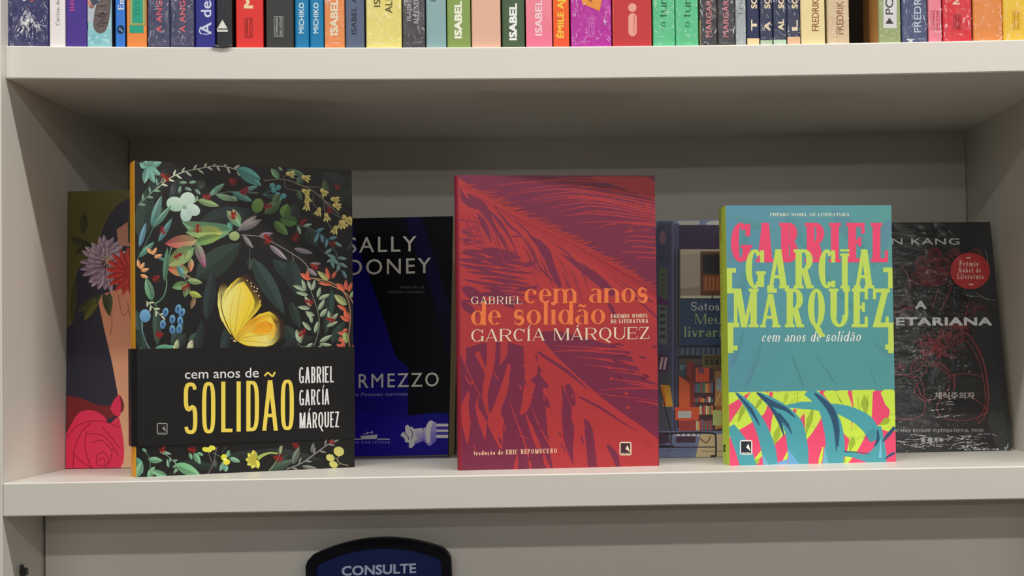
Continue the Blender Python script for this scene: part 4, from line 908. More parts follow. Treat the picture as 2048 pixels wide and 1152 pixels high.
A.poly([(256,190),(300,160),(345,150),(345,260),(262,250)], (150,100,82)); A.poly([(298,150),(345,120),(345,250),(300,240)], (40,52,34))
SK = (196,122,96)
A.poly(smoothp([(186,470),(196,440),(240,425),(345,400),(345,1120),(266,1120),(264,1000),(262,830),(238,700),(212,590)]), [SK])  if False else A.poly([(186,470),(196,440),(240,425),(345,400),(345,1120),(266,1120),(264,1000),(262,830),(238,700),(212,590)], [(186,112,88),(186,112,88),(180,100,80),(190,110,88),(206,140,108),(206,140,108),(204,136,104),(200,126,98),(192,118,92),(188,114,90)])
for q in ([(232,470),(238,540),(232,600)],[(262,440),(278,520),(300,500)],[(298,470),(312,540),(330,500)]): A.line(q, 2.5, (120,60,50))
DG = (52,58,34)
for a in [(200,440,215,120,34,DG),(130,540,50,90,16,(96,92,30)),(205,430,285,100,26,DG),(228,430,270,90,26,(60,66,40)),(175,450,240,90,30,(70,72,30))]: A.leaf(*a)
LI = (150,128,146)
for rr, n_, L, Wd in ((58,22,50,21),(44,20,44,20),(30,16,38,18),(14,12,30,14)):
    for i in range(n_):
        a = 360*i/n_+rr; A.leaf(212+rr*.75*math.cos(math.radians(a)), 322-rr*math.sin(math.radians(a)), a+random.uniform(-8,8), L*random.uniform(.85,1.15), Wd, (104,84,98), mix(LI,(180,160,175),random.random()))
for i in range(18): a = i*20; A.line([(222,312),(222+24*math.cos(a),312+26*math.sin(a))], 2, (166,140,110), False)
A.ell(306,352,62,72,(150,36,34),0,20)
for rr, n_, L, Wd in ((34,18,62,20),(14,14,46,18)):
    for i in range(n_):
        a = 360*i/n_+rr; A.leaf(306+rr*math.cos(math.radians(a)), 352-rr*math.sin(math.radians(a)), a, L, Wd, (150,34,34), (188,54,44))
A.poly(smoothp([(56,830),(110,835),(180,862),(230,864),(268,826),(268,900),(56,960)]), (92,26,30))
RS = (206,36,66); RL = (124,12,40)
A.poly(smoothp([(232,880),(245,846),(268,828),(270,905),(244,900)]), RS); A.poly(smoothp([(75,950),(110,895),(160,884),(205,905),(228,935),(268,920),(268,1112),(56,1112),(56,985)]), RS)
for q in ([(62,990),(110,940),(190,925),(268,950)],[(90,1110),(92,1040),(120,970),(160,930)],[(140,965),(135,1030),(160,1112)],[(138,975),(200,980),(240,1020),(262,1060)],[(200,945),(245,1000),(268,1030)],[(92,1050),(130,1090),(175,1110)],[(240,1030),(230,1080),(200,1112)],[(180,1060),(205,1045),(225,1075),(200,1098),(178,1088),(182,1060)],[(188,1080),(205,1068),(212,1084)],[(160,1010),(200,1000),(238,1040)]): A.line(q, 3.2, RL)
A.build('cover_art', M_SATIN)

b5 = place('hardback_book', 'black and deep blue book with silver lettering and a fallen chess queen', 'book', GB, .1772, .2033, .0003, -.103, .1556)
bpy.context.view_layer.update()
BW, BH, BT = .14, .2229, .034
softcover(b5, BW, BH, BT, (8,8,12), (8,8,16), g=1.5, mat=M_DARK, r=.001, tc=.0016)
A = Art(b5, 'front', BW-.0006, BH, -.00015, 2.0); A.fill((5,5,12)); A.tr = (690, 420, 2.259)
A.poly([(-400,100),(20,20),(60,180),(110,300),(160,440),(200,580),(232,665),(290,715),(285,860),(480,905),(480,1140),(-400,1140)], [(8,6,60)]*2+[(10,7,80)]*3+[(14,8,96)]*3+[(14,8,100),(16,10,108),(24,16,120),(34,20,150),(24,12,120)])
A.poly([(266,30),(345,30),(400,200),(470,420),(500,560),(460,560),(400,400),(330,210)], (8,7,46)); A.poly([(500,500),(500,760),(430,560),(400,420)], (6,6,30))
A.poly([(285,880),(500,898),(500,925),(285,905)], (10,8,46)); A.poly([(285,720),(285,930),(480,905),(480,720)], (5,5,14)); A.poly([(40,830),(285,905),(285,940),(40,900)], (20,11,104))
SV = (176,174,168)
A.font('SALLY', 12, 322, 193, 68, SV, yb1=186, spacing=1.2, bold=.004); A.font('ROONEY', -62, 388, 296, 68, SV, yb1=284, spacing=1.2, bold=.004)
A.font('TRADUÇÃO DE', 248, 358, 354, 10, (86,86,92)); A.font('DEBORAH LANDSBERG', 196, 358, 376, 10, (80,80,88))
A.font('INTE', -240, 30, 806, 62, SV, yb1=804, spacing=1.2, bold=.004); A.font('RMEZZO', 62, 423, 804, 62, SV, yb1=796, spacing=1.2, bold=.004); A.font('Da autora de Pessoas normais', -110, 283, 842, 15, (120,118,150), yb1=838, slant=.2)
LV, LS = (188,184,222), (96,84,170)
A.poly([(250,1018),(262,1002),(272,1006),(272,975),(284,970),(296,984),(300,976),(312,990),(345,985),(345,1042),(318,1058),(300,1076),(288,1072),(290,1052),(272,1048),(268,1030)], [LV]*8+[LS]*2+[LV]*6)
A.poly([(306,990),(350,984),(350,1046),(310,1060),(318,1030)], [(214,210,236),LV,LS,LS,(230,228,244)]); A.ell(362,1016,14,34,LS,0,16,(170,164,214)); A.ell(385,1008,24,58,(120,110,186),.08,20,(196,190,228)); A.ell(378,1006,12,50,(190,186,224),.08,16,(230,228,244)); A.ell(402,1006,16,50,LS,.08,16,(150,142,204))
A.rect(412,962,470,1032,(60,50,140)); A.rect(412,966,470,978,LV); A.rect(412,992,470,1002,(210,208,236)); A.rect(412,1016,470,1030,LV)
for q in ([(268,1006),(282,1020),(290,1040)],[(296,990),(306,1012),(300,1034)]): A.line(q,4,(70,60,140))
A.poly([(68,1022),(148,1014),(142,1034),(78,1036)], (176,172,180)); A.rect(20,1033,76,1038,(176,172,190)); A.rect(146,1033,202,1038,(176,172,190)); A.line([(80,1015),(100,1008),(125,1004)],3,(150,146,180)); A.rect(98,1002,104,1014,(150,146,180)); A.rect(118,998,124,1012,(150,146,180))
A.type('COMPANHIA DAS LETRAS', -62, 202, 1056, 13, (120,112,170), T=.2,t=.1,sr=.08,q=.08)
A.poly([(-400,1122),(466,1106),(466,1112),(-400,1130)], (84,78,80))
A.build('cover_art', M_DARK)

b6 = place('paperback_book', 'blue and orange book showing a little street bookshop front, between crimson and lime books', 'book', GB, .4985, .1407, .0003, -.0794, .1043)
bpy.context.view_layer.update()
BW, BH, BT = .142, .2088, .02
softcover(b6, BW, BH, BT, (40,44,70), (26,22,40), g=1.5, mat=M_SATIN, r=.001)
A = Art(b6, 'front', BW, BH, -.00015, 2.2); A.fill((60,58,70)); A.tr = (1300, 430, 2.306)
R = A.rect
R(0,0,700,60,(96,108,136)); A.poly([(130,28),(230,26),(226,48),(130,50)],(150,150,146)); A.ell(300,40,40,14,(160,160,154)); A.ell(520,40,60,14,(150,152,150))
R(30,28,108,700,(52,56,84)); R(108,46,700,156,(36,16,52)); 
for i in range(30): R(112+i*19,50,114+i*19,154,(28,12,44))
A.poly([(36,36),(98,40),(98,232),(36,200)],(44,46,72)); A.ell(58,105,16,32,(96,70,84)); A.poly([(40,236),(78,250),(78,392),(40,370)],(70,78,60)); A.poly([(40,400),(78,420),(78,600),(40,590)],(80,88,84)); A.poly([(36,370),(88,400),(88,424),(36,410)],(70,24,80))
for i in range(5): A.rect(50,270+i*22,68,282+i*22,(52,62,50)); A.rect(46,425+i*32,70,440+i*32,(40,44,52))
R(98,40,134,1010,(60,64,92)); R(112,160,118,1000,(34,32,56)); R(126,160,134,980,(40,28,40)); R(104,40,108,900,(84,90,116))
R(140,158,700,384,(150,138,122)); R(140,158,232,384,(156,144,128)); R(140,372,700,386,(180,172,150)); A.poly([(140,340),(230,330),(230,372),(140,372)],(132,118,104))
R(232,168,340,372,(84,50,30)); R(244,184,340,270,(26,22,28)); R(244,278,340,352,(120,62,32)); 
for i in range(5): R(252+i*18,286,262+i*18,345,(150,90,50))
for xx in (380,480,580): R(xx,168,xx+70,372,(84,50,30)); R(xx+8,184,xx+62,352,(40,30,34))
R(138,384,700,606,(30,56,84)); R(138,384,700,392,(20,36,60)); R(138,470,700,474,(22,44,70)); R(138,560,700,566,(22,44,70)); R(284,366,290,392,(20,20,30)); R(138,600,700,612,(20,26,44))
CW2 = (196,196,190); GY = (134,146,96)
A.type('Satoshi Yagisawa', 190, 620, 440, 38, CW2, T=.14,t=.05,sr=.05,q=.035,gap=.06)
A.type('Meus dias na', 208, 600, 502, 46, GY, T=.15,t=.05,sr=.06,q=.035,gap=.08); A.type('livraria', 158, 364, 562, 46, GY, T=.15,t=.05,sr=.06,q=.035,gap=.08); A.type('Morisaki', 390, 640, 562, 46, GY, T=.15,t=.05,sr=.06,q=.035,gap=.08)
A.poly([(128,614),(700,608),(700,640),(128,648)],(70,84,100))
for i in range(24): A.poly([(134+i*24,614),(144+i*24,614),(140+i*24,644),(130+i*24,644)],(36,44,66))
R(134,646,700,1010,(56,34,42)); R(128,648,700,664,(24,22,34)); R(134,664,420,690,(70,58,56))
R(240,642,700,704,(86,78,44)); 
for i in range(4): R(252+i*24,652,270+i*24,692,(40,38,26)); R(256+i*24,660,266+i*24,668,(86,78,44))
R(130,684,166,740,(44,62,74)); R(138,692,160,716,(80,104,110)); R(168,676,204,1000,(110,34,30)); A.poly([(134,740),(184,780),(184,1000),(134,1000)],(190,74,42)); R(210,704,274,770,(186,66,38)); R(222,706,250,730,(96,60,72)); R(290,706,328,770,(90,60,40)); A.line([(150,700),(180,760),(200,740),(190,700)],4,(30,22,30))
BK = [(150,70,50),(70,90,110),(190,180,150),(140,50,60),(60,100,90),(170,130,70),(90,60,90),(200,110,60)]
for row, (ya, yb) in enumerate(((768,820),(836,864),(876,920),(940,994))):
    R(200,yb,292,yb+8,(60,34,26)); x_ = 204
    while x_ < 288: w_ = random.uniform(5,10); R(x_,ya+random.uniform(0,12),x_+w_,yb,random.choice(BK)); x_ += w_+1
R(292,770,300,1000,(50,26,24)); A.poly([(300,720),(340,720),(340,980),(300,990)],(140,100,60)); R(306,752,330,812,(120,130,134)); A.line([(296,880),(334,800)],3,(226,160,90)); R(300,880,340,930,(120,70,40))
R(114,886,226,946,(176,66,38)); R(128,904,190,936,(150,150,150)); R(134,948,200,1000,(150,52,40)); R(110,900,116,944,(40,30,40)); R(290,900,330,970,(140,150,90))
for i in range(6): R(140,952+i*8,196,955+i*8,(90,40,60))
A.poly([(34,640),(88,640),(84,720),(34,730)],(60,34,66)); A.poly([(52,656),(62,656),(52,712),(42,712)],(170,140,150)); A.poly([(70,656),(80,656),(70,712),(60,712)],(170,140,150))
A.poly([(48,782),(92,786),(106,884),(62,884)],(226,122,36)); A.poly([(54,790),(62,790),(76,876),(68,876)],(160,80,30)); A.line([(48,800),(70,890),(98,1000)],5,(20,16,26))
R(30,996,700,1125,(84,92,120)); A.poly([(234,1010),(700,1010),(700,1125),(208,1125)],(160,146,112)); R(110,1012,228,1020,(190,190,200)); 
for i in range(9): R(114+i*12,1010,122+i*12,1018,(220,220,220)) if i%2 else R(114+i*12,1010,122+i*12,1018,(90,70,110))
R(120,1020,210,1050,(52,34,50)); A.ell(60,1040,16,26,(70,74,96)); A.poly([(34,1002),(86,1002),(92,1050),(34,1060)],(52,34,52)); R(34,1062,110,1068,(30,26,40)); A.line([(100,1000),(96,1060)],6,(40,28,40))
A.line([(70,1010),(180,1004),(290,1008),(303,1030),(304,1110)],8,(30,22,34)); A.line([(40,1072),(300,1070)],5,(30,22,34),False); A.line([(230,1030),(260,1050),(280,1020)],8,(120,80,60)); A.ell(292,1112,16,5,(40,34,40)); R(38,1068,300,1072,(30,22,34))
for q in ([(34,1085),(220,1080)],[(100,1070),(70,1120)],[(190,1070),(160,1120)],[(240,1090),(700,1090)]): A.line(q,2.5,(60,66,92),False)
R(-40,1122,700,1132,(20,18,24))
A.build('cover_art', M_SATIN)

b7 = place('paperback_book', 'black book with fine red line drawing and round red prize sticker, in clear wrap', 'book', GB, .6783, .1506, .0003, .0642, .1903)
bpy.context.view_layer.update()
BW, BH, BT = .14, .2107, .018
softcover(b7, BW, BH, BT, (26,26,28), (22,22,24), g=1.4, mat=M_DARK, r=.001, tc=.0008)
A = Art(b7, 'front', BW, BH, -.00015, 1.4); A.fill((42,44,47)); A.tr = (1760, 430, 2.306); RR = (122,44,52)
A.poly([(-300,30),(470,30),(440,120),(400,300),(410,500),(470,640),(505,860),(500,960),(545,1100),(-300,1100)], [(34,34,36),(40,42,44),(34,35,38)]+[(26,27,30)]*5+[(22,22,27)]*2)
# halftone dots of the photograph printed behind the drawing
for yy in range(200, 800, 17):
    for xx in range(-200, 430, 17):
        d = ((xx-210)/230)**2+((yy-520)/330)**2
        if random.random() < 1.05-d*.7: A.ell(xx+random.uniform(-2,2), yy+random.uniform(-2,2), random.uniform(3,6.5), random.uniform(2,5), random.choice(((7,7,9),(62,66,72),(6,6,8),(84,90,96))), 0, 6); 
A.poly([(60,815),(380,815),(480,880),(500,960),(540,1085),(-300,1100),(-300,815)], (20,19,27))
def blob2(x, y, rx, ry, n=1):
    for k in range(n):
        P = [(x+rx*(1-k*.18)*math.cos(a*.5236)*random.uniform(.9,1.1), y+ry*(1-k*.18)*math.sin(a*.5236)*random.uniform(.9,1.1)) for a in range(13)]; P[-1] = P[0]; A.line(P, 1.8, RR)
A.ell(252,184,30,34,(58,30,34)); A.ell(195,222,32,30,(58,30,34)); A.ell(290,225,34,26,(54,30,34)); A.ell(240,280,76,44,(60,30,36))
blob2(252,184,32,34,3); blob2(195,222,34,30,3); blob2(292,225,36,30,3); blob2(240,285,80,44,4); blob2(345,180,22,26,2); blob2(440,180,26,24,2); blob2(180,290,40,30,2)
for i in range(26):
    x, y = random.uniform(165,330), random.uniform(235,330); A.line([(x,y),(x+random.uniform(-30,30),y+random.uniform(-14,14)),(x+random.uniform(-50,50),y+random.uniform(-20,20))], 1.8, RR)
for i in range(70):
    t = random.random(); x, y = 200+t*190+random.uniform(-30,30), 600+random.uniform(-60,90)*(.6+.4*t)-t*60
    A.line([(x,y),(x+random.uniform(-34,34),y+random.uniform(-26,26)),(x+random.uniform(-34,34),y+random.uniform(-26,26)),(x+random.uniform(-54,54),y+random.uniform(-40,40))], 1.9, mix(RR,(170,60,66),random.random()*.6))
for cx_, cy_, sp in ((105,430,44),(435,435,50),(345,180,30),(370,520,40),(90,700,30)):
    for i in range(14): a = random.uniform(0,6.28); A.line([(cx_,cy_),(cx_+sp*.6*math.cos(a),cy_+sp*.5*math.sin(a)),(cx_+sp*1.2*math.cos(a+.3),cy_+sp*.9*math.sin(a+.3))], 1.7, RR)
for q in ([(70,940),(150,940),(200,915),(208,850),(190,760),(150,740),(148,690),(190,660),(240,690),(300,720),(340,770),(330,830),(280,850),(262,900),(300,938),(380,948),(460,930),(500,900)],
          [(400,540),(440,600),(475,680),(490,760),(498,850),(480,930),(455,962),(450,940),(478,900),(486,840),(470,720),(440,640),(400,580)],[(410,550),(455,620),(484,700),(500,800),(496,900),(462,958)],[(60,735),(150,750),(190,830),(240,860)],[(400,820),(440,850),(500,900)],
          [(190,580),(200,640),(190,700),(170,720),(160,700),(180,680),(210,690),(215,720),(190,740)],[(230,700),(260,680),(300,700),(320,760),(310,810),(270,830)],[(250,700),(280,690),(340,740),(345,800)],[(330,740),(400,730),(478,748)],[(330,330),(300,400),(280,440)],[(90,230),(130,280),(140,340)],[(270,340),(250,400),(240,440)],[(300,470),(330,500),(390,520)],[(390,500),(400,440),(410,400)],[(180,770),(160,820),(215,860),(240,830)]): A.line(q, 2.4, (150,56,62))
ST = (176,52,56)
A.ell(416,258,91,84,ST,0,40)
CR2 = (214,176,170)
A.type('Prêmio', 367, 454, 236, 24, CR2, T=.19,t=.09,sr=.08,q=.07,gap=.08); A.type('Nobel de', 362, 466, 266, 24, CR2, T=.19,t=.09,sr=.08,q=.07,gap=.08); A.type('Literatura', 357, 478, 295, 24, CR2, T=.19,t=.09,sr=.08,q=.07,gap=.08)
R = A.rect; R(397,195,418,200,(220,200,196)); R(410,318,430,323,(220,200,196))
GYW = (176,180,184)
A.font('HAN KANG', -62, 366, 136, 28, GYW, spacing=1.1, bold=.01)
WW = (206,210,214)
A.font('A', 164, 212, 432, 34, WW, bold=.05); A.font('VEGETARIANA', -104, 514, 508, 34, WW, bold=.05, spacing=1.1)
A.font('채식주의자', 252, 436, 846, 24, (184,184,180), bold=.012)
A.type('VENCEDOR DO MAN BOOKER INTERNATIONAL PRIZE', -64, 478, 1000, 13, (150,150,150), T=.2,t=.1,sr=.08,q=.08)
for x, rx, ry in ((199,10,13),(231,12,12),(259,9,6),(282,11,9)): A.ell(x,1037,rx,ry,(150,152,154),0,16)
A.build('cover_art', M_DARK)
# clear shrink film: taut over the cover, gathered along the lower edge
wm = wrap_mat('clear_film_cover', .35, 60, (1, 1, 2.2), 3, .004, .05, .1); wm2 = wrap_mat('clear_film_gathers', 1.0, 150, (.35, 1, 1.6), 5, .006, .03)
def film(root, w, h, mat, off=.0006, amp=.0002, nx=24, nz=30, name='plastic_wrap', x0=0, z0=0, gather=0):
    m = bpy.data.meshes.new(name); V_ = []; F_ = []
    rnd = random.Random(int(w*1e5)+nz); ph = [rnd.uniform(0, 6.3) for _ in range(6)]
    for j in range(nz+1):
        for i in range(nx+1):
            x, z = x0+(w-x0)*i/nx, z0+(h-z0)*j/nz
            d = amp*(math.sin(x*180+ph[0]+z*60)+math.sin(z*230+ph[1]-x*90)+.7*math.sin(x*420+z*330+ph[2]))
            g_ = gather*max(0, 1-(z-z0)/(.16*(h-z0)))*rnd.uniform(-1, 1)
            V_.append((x, -off-amp*1.2+d*.4+g_*.4, z))
    for j in range(nz):
        for i in range(nx): a = j*(nx+1)+i; F_.append((a, a+1, a+nx+2, a+nx+1))
    m.from_pydata(V_, [], F_); m.materials.append(mat)
    for p in m.polygons: p.use_smooth = True
    o = bpy.data.objects.new(name, m); COL.objects.link(o); o.parent = root; return o
film(b7, BW, BH, wm)
film(b7, BW-.004, .034, wm2, off=.0012, amp=.0003, nx=60, nz=16, gather=.0008, name='film_gather')

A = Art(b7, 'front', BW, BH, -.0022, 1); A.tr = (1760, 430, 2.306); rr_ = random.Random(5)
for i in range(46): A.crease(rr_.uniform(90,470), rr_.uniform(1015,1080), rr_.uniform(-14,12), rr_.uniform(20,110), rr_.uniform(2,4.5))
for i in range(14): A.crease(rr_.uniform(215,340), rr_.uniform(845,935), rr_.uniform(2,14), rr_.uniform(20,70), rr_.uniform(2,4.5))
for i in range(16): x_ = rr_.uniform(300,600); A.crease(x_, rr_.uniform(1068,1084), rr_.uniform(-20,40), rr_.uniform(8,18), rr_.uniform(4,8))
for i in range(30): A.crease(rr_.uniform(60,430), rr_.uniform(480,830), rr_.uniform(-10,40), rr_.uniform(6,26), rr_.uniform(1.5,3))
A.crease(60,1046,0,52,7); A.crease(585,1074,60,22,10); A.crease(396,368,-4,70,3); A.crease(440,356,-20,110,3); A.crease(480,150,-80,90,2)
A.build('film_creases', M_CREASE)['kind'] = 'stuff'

# ---------------------------------------------------------------- the row of spines on the shelf above
GT = 'books in the row on the upper shelf'
YS = .0135
def wx(px, py=60, y=YS):
    d = _f + R_*((px-PPX)/FPX) - U_*((py-PPY)/FPX); t = (y-CAM[1])/d.y; return CAM[0]+d.x*t
def spine_book(label, px0, px1, spine, side=None, h=.21, dep=.14, y=YS, mat=None, g=1.3, name='paperback_book', page=(196,184,156), th=0, r=.0012):
    x0, x1 = wx(px0, 60, y), wx(px1, 60, y); T = x1-x0-.0003
    z = max(Hx(x0), Hx(x1))+T1+.00005
    root = place(name, label, 'book', GT, x0+.00015, y, z, th)
    cs, cb = lin(spine, g), lin(side or spine, g); tc = .0006
    def arc(cx, cy, r_, a0, a1, n=3): return [(cx+r_*math.cos(math.radians(a0+(a1-a0)*i/n)), cy+r_*math.sin(math.radians(a0+(a1-a0)*i/n))) for i in range(n+1)]
    out = [(0, dep)]+arc(r, r, r, 180, 270)+arc(T-r, r, r, 270, 360)+[(T, dep)]
    inn = [(tc, dep)]+arc(r, r, r-tc, 180, 270)+arc(T-r, r, r-tc, 270, 360)+[(T-tc, dep)]
    m = Mesh(); n = len(out)
    for i in range(n-1):
        a, b, c_, d_ = out[i], out[i+1], inn[i], inn[i+1]; col = cb if i in (0, n-2) else cs
        m.face([(a[0],a[1],0),(b[0],b[1],0),(b[0],b[1],h),(a[0],a[1],h)], [col]*4); m.face([(d_[0],d_[1],0),(c_[0],c_[1],0),(c_[0],c_[1],h),(d_[0],d_[1],h)], [col]*4)
        m.face([(a[0],a[1],h),(b[0],b[1],h),(d_[0],d_[1],h),(c_[0],c_[1],h)], [col]*4); m.face([(a[0],a[1],0),(c_[0],c_[1],0),(d_[0],d_[1],0),(b[0],b[1],0)], [col]*4)
    m.build('cover', mat or M_SATIN, root)
    m = Mesh(); m.box((tc+.0001, tc+.0002, .0004), (T-tc-.0001, dep-.001, h-.001), lin(page, 1.3)); m.build('page_block', M_PAGE, root)
    bpy.context.view_layer.update()
    A = Art(root, 'front', T-.0002, h, -.0001, g, (.0002, 0)); A.T = T; A.hh = h; A.px = (px0, px1)
    return root, A
WRAPS = [wrap_mat('clear_film_spine', .9, 70, (1.6, 1, .5), 1, .009, .055), wrap_mat('clear_film_spine_creased', 1.0, 110, (1.2, 1, .45), 8, .009, .055)]
wk = [0]
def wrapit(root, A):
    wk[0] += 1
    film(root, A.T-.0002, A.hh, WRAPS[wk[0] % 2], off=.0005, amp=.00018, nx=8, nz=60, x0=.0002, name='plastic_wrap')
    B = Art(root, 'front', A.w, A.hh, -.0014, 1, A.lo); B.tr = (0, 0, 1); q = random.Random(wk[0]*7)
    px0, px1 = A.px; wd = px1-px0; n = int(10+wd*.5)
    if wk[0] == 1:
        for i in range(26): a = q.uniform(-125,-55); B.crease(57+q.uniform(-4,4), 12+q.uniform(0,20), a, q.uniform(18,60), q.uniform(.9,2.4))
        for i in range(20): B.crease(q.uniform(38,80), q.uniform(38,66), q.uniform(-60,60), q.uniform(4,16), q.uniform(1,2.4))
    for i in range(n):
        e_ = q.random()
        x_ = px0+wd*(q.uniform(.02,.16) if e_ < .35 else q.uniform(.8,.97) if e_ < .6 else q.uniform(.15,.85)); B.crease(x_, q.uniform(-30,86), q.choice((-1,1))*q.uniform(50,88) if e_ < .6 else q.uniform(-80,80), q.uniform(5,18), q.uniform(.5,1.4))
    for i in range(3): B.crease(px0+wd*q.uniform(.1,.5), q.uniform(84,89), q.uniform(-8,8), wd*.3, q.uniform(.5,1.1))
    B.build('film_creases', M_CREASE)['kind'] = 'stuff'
def plogo(A, x0, y0, x1, y1, col, bg=None):
    t = (x1-x0)*.05
    if bg: A.rect(x0, y0, x1, y1, col); col, = (bg,); 
    for a in ((x0,y0,x1,y0+t*1.2),(x0,y1-t*1.2,x1,y1),(x0,y0,x0+t,y1),(x1-t,y0,x1,y1)): A.rect(*a, col)
    w_ = x1-x0; A.vfont('COMPANHIA', y1-8, y0+8, x0+w_*.42, w_*.24, col, .03); A.vfont('DAS LETRAS', y1-8, y0+8, x0+w_*.84, w_*.24, col, .03)
c1, c2, c3, c4 = (0, 0, 3.938), (500, 0, 3.938), (1000, 0, 3.938), (1480, 0, 3.606)
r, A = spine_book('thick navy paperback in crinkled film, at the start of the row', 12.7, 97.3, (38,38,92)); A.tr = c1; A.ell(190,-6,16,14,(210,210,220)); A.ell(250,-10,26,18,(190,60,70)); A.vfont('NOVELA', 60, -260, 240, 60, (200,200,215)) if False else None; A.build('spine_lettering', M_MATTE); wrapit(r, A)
r, A = spine_book('white slim paperback with small grey lettering', 98, 130.5, (216,212,212)); A.tr = c1; A.vfont('Cáriton de', 198, 0, 468, 30, (96,96,98), typ=(.13,.06,.05,.04,.12)); A.build('spine_lettering', M_MATTE)
r, A = spine_book('plain violet paperback with tiny pink lettering', 131, 173.7, (66,44,132)); A.tr = c1; A.vfont('ELEWIS', 86, -60, 582, 30, (190,70,150), .02); A.build('spine_lettering', M_MATTE)
r, A = spine_book('pale sky-blue paperback with a brown pine cone on its spine', 174.2, 223.2, (150,190,196), (60,60,76)); A.tr = c1
A.poly([(690,0),(860,0),(860,140),(690,180)], (168,178,190)); A.poly([(690,240),(870,230),(870,360),(690,360)], (128,184,192)); A.leaf(700,60,40,60,50,(170,120,110)); A.ell(740,10,36,30,(60,66,90)); A.ell(700,20,20,18,(190,130,120))
A.poly(smoothp([(790,-10),(752,60),(738,150),(736,210),(762,255),(800,262),(835,235),(858,160),(868,90),(876,-10)]), (92,80,80))
for i in range(26): a = random.uniform(0, 1); y_ = random.uniform(10,240); A.line([(752+random.uniform(0,70),y_),(790+random.uniform(0,60),y_+random.uniform(-30,10))], random.uniform(4,8), random.choice(((60,50,54),(120,108,106),(50,42,48))), False)
for i in range(14): A.ell(random.uniform(700,860), random.uniform(270,350), 16, 7, random.choice(((160,206,210),(110,170,182),(176,206,208))), .3, 8)
A.build('spine_art', M_SATIN)
r, A = spine_book('narrow bright blue paperback with white serif letters and round emblem', 229.8, 250, (44,112,200), (30,34,60)); A.tr = c1; A.vfont('Em casa', 74, -180, 976, 46, (216,222,232), typ=(.2,.09,.08,.07,.1)); A.ell(950,232,29,34,(24,40,72),0,20); A.ell(944,228,10,12,(90,130,190)); A.ell(960,242,8,8,(120,150,190)); A.build('spine_lettering', M_MATTE)
r, A = spine_book('orange paperback with an olive-framed teal title panel', 252.3, 293.3, (224,130,62), (168,60,44)); A.tr = c1; A.rect(1020,-40,1146,200,(140,148,96)); A.rect(1030,-40,1136,190,(176,160,96)); A.rect(1040,-40,1126,184,(44,150,124)); A.rect(1020,202,1130,260,(40,152,124)); A.vfont("TÉVY", 134, -60, 1096, 38, (24,90,80), typ=(.15,.07,.05,.05,.12)); A.build('spine_lettering', M_MATTE)
for k, (a, b, xb, lb) in enumerate(((294.5, 339.6, 1275, 'navy paperback in clear film with coral capitals, beside the orange book'), (340, 388.6, 1460, 'navy paperback in clear film with coral capitals, beside the indigo book'))):
    r, A = spine_book(lb, a, b, (56,58,92)); A.tr = c1; A.vfont('A ANG', 254, 6, xb, 44, (206,84,96), .012); A.build('spine_lettering', M_MATTE); wrapit(r, A)
r, A = spine_book('indigo paperback with large pale slanted handwritten title', 389.8, 430, (34,36,124)); A.tr = c1; A.vfont('A des', 268, -40, 1662, 78, (190,196,224), .02); A.line([(1580,210),(1572,250),(1590,268)],9,(190,196,224)); A.line([(1600,268),(1640,268),(1664,250)],6,(190,196,224)); A.build('spine_lettering', M_MATTE)
r, A = spine_book('black paperback with a white triangle and bar mark', 431.7, 464.8, (30,33,40), (38,14,20)); A.tr = c1; A.poly([(1752,155),(1712,224),(1792,224)], (206,206,198)); A.rect(1710,234,1794,250,(200,200,192)); A.rect(1708,226,1716,236,(200,200,192)); A.line([(1756,0),(1756,80)],4,(70,74,80),False); A.build('spine_lettering', M_MATTE)
# a curl of loose film hanging over the shelf edge under this spine
m = Mesh(); P = smoothp([(-.002,.0006),(0,.0012),(.003,-.0001),(.007,-.0004),(.0105,.0002),(.013,.0014)])
for (a, b) in zip(P, P[1:]): m.face([(a[0], -.0072, a[1]), (b[0], -.0072, b[1]), (b[0], -.0005, b[1]+.0014), (a[0], -.0005, a[1]+.0014)], [(.45,.45,.44)]*4)
m.build('film_curl', M_GLOSS, r, smooth=True)
r, A = spine_book('bright red paperback with a cream initial and outlined emblem', 471, 526.8, (206,44,40), (84,18,22)); A.tr = c1; A.vfont('MICHEL', 62, -420, 1990, 66, (224,196,160), .05); plogo(A, 1925, 140, 1990, 296, (118,24,26)); A.build('spine_lettering', M_MATTE)
r, A = spine_book('black paperback with a white boxed publisher emblem', 531, 587.6, (44,46,48)); A.tr = c2; plogo(A, 190, 130, 262, 288, (160,162,162)); A.build('spine_lettering', M_MATTE)
for a, b, xb, lb in ((589, 617.8, 424, 'slim cerulean blue paperback with white capitals, next to the black one'), (618.6, 647.3, 538, 'slim cerulean blue paperback with white capitals, next to the orange wrapped one')):
    r, A = spine_book(lb, a, b, (0,112,162), r=.0016); A.tr = c2; A.vfont('MICHIKO', 262, 22, xb, 38, (186,208,220), .03); A.vfont('AOYAMA', -10, -260, xb, 38, (186,208,220), .03); A.build('spine_lettering', M_MATTE)
r, A = spine_book('orange paperback in crinkled film with large white capitals', 648.4, 689.2, (222,134,74), (190,170,150)); A.tr = c2; A.vfont('ISABEL', 276, -4, 690, 56, (232,206,180), .05); A.build('spine_lettering', M_MATTE); wrapit(r, A)
r, A = spine_book('slate-blue paperback with dark thin capitals', 690.6, 728.6, (80,92,118)); A.tr = c2; A.vfont('ISABEL', 268, 52, 838, 38, (42,44,58), .01); A.vfont('ALLENDE', 22, -300, 838, 38, (42,44,58), .01); A.build('spine_lettering', M_MATTE)
r, A = spine_book('thick pale yellow paperback in clear film', 731.6, 803.6, (222,208,120), (190,180,130)); A.tr = c2; A.vfont('ISABEL', 54, -220, 1026, 50, (84,74,40), .012); A.vfont('ALLENDE', 102, -240, 1120, 54, (84,74,40), .012); A.build('spine_lettering', M_MATTE); wrapit(r, A)
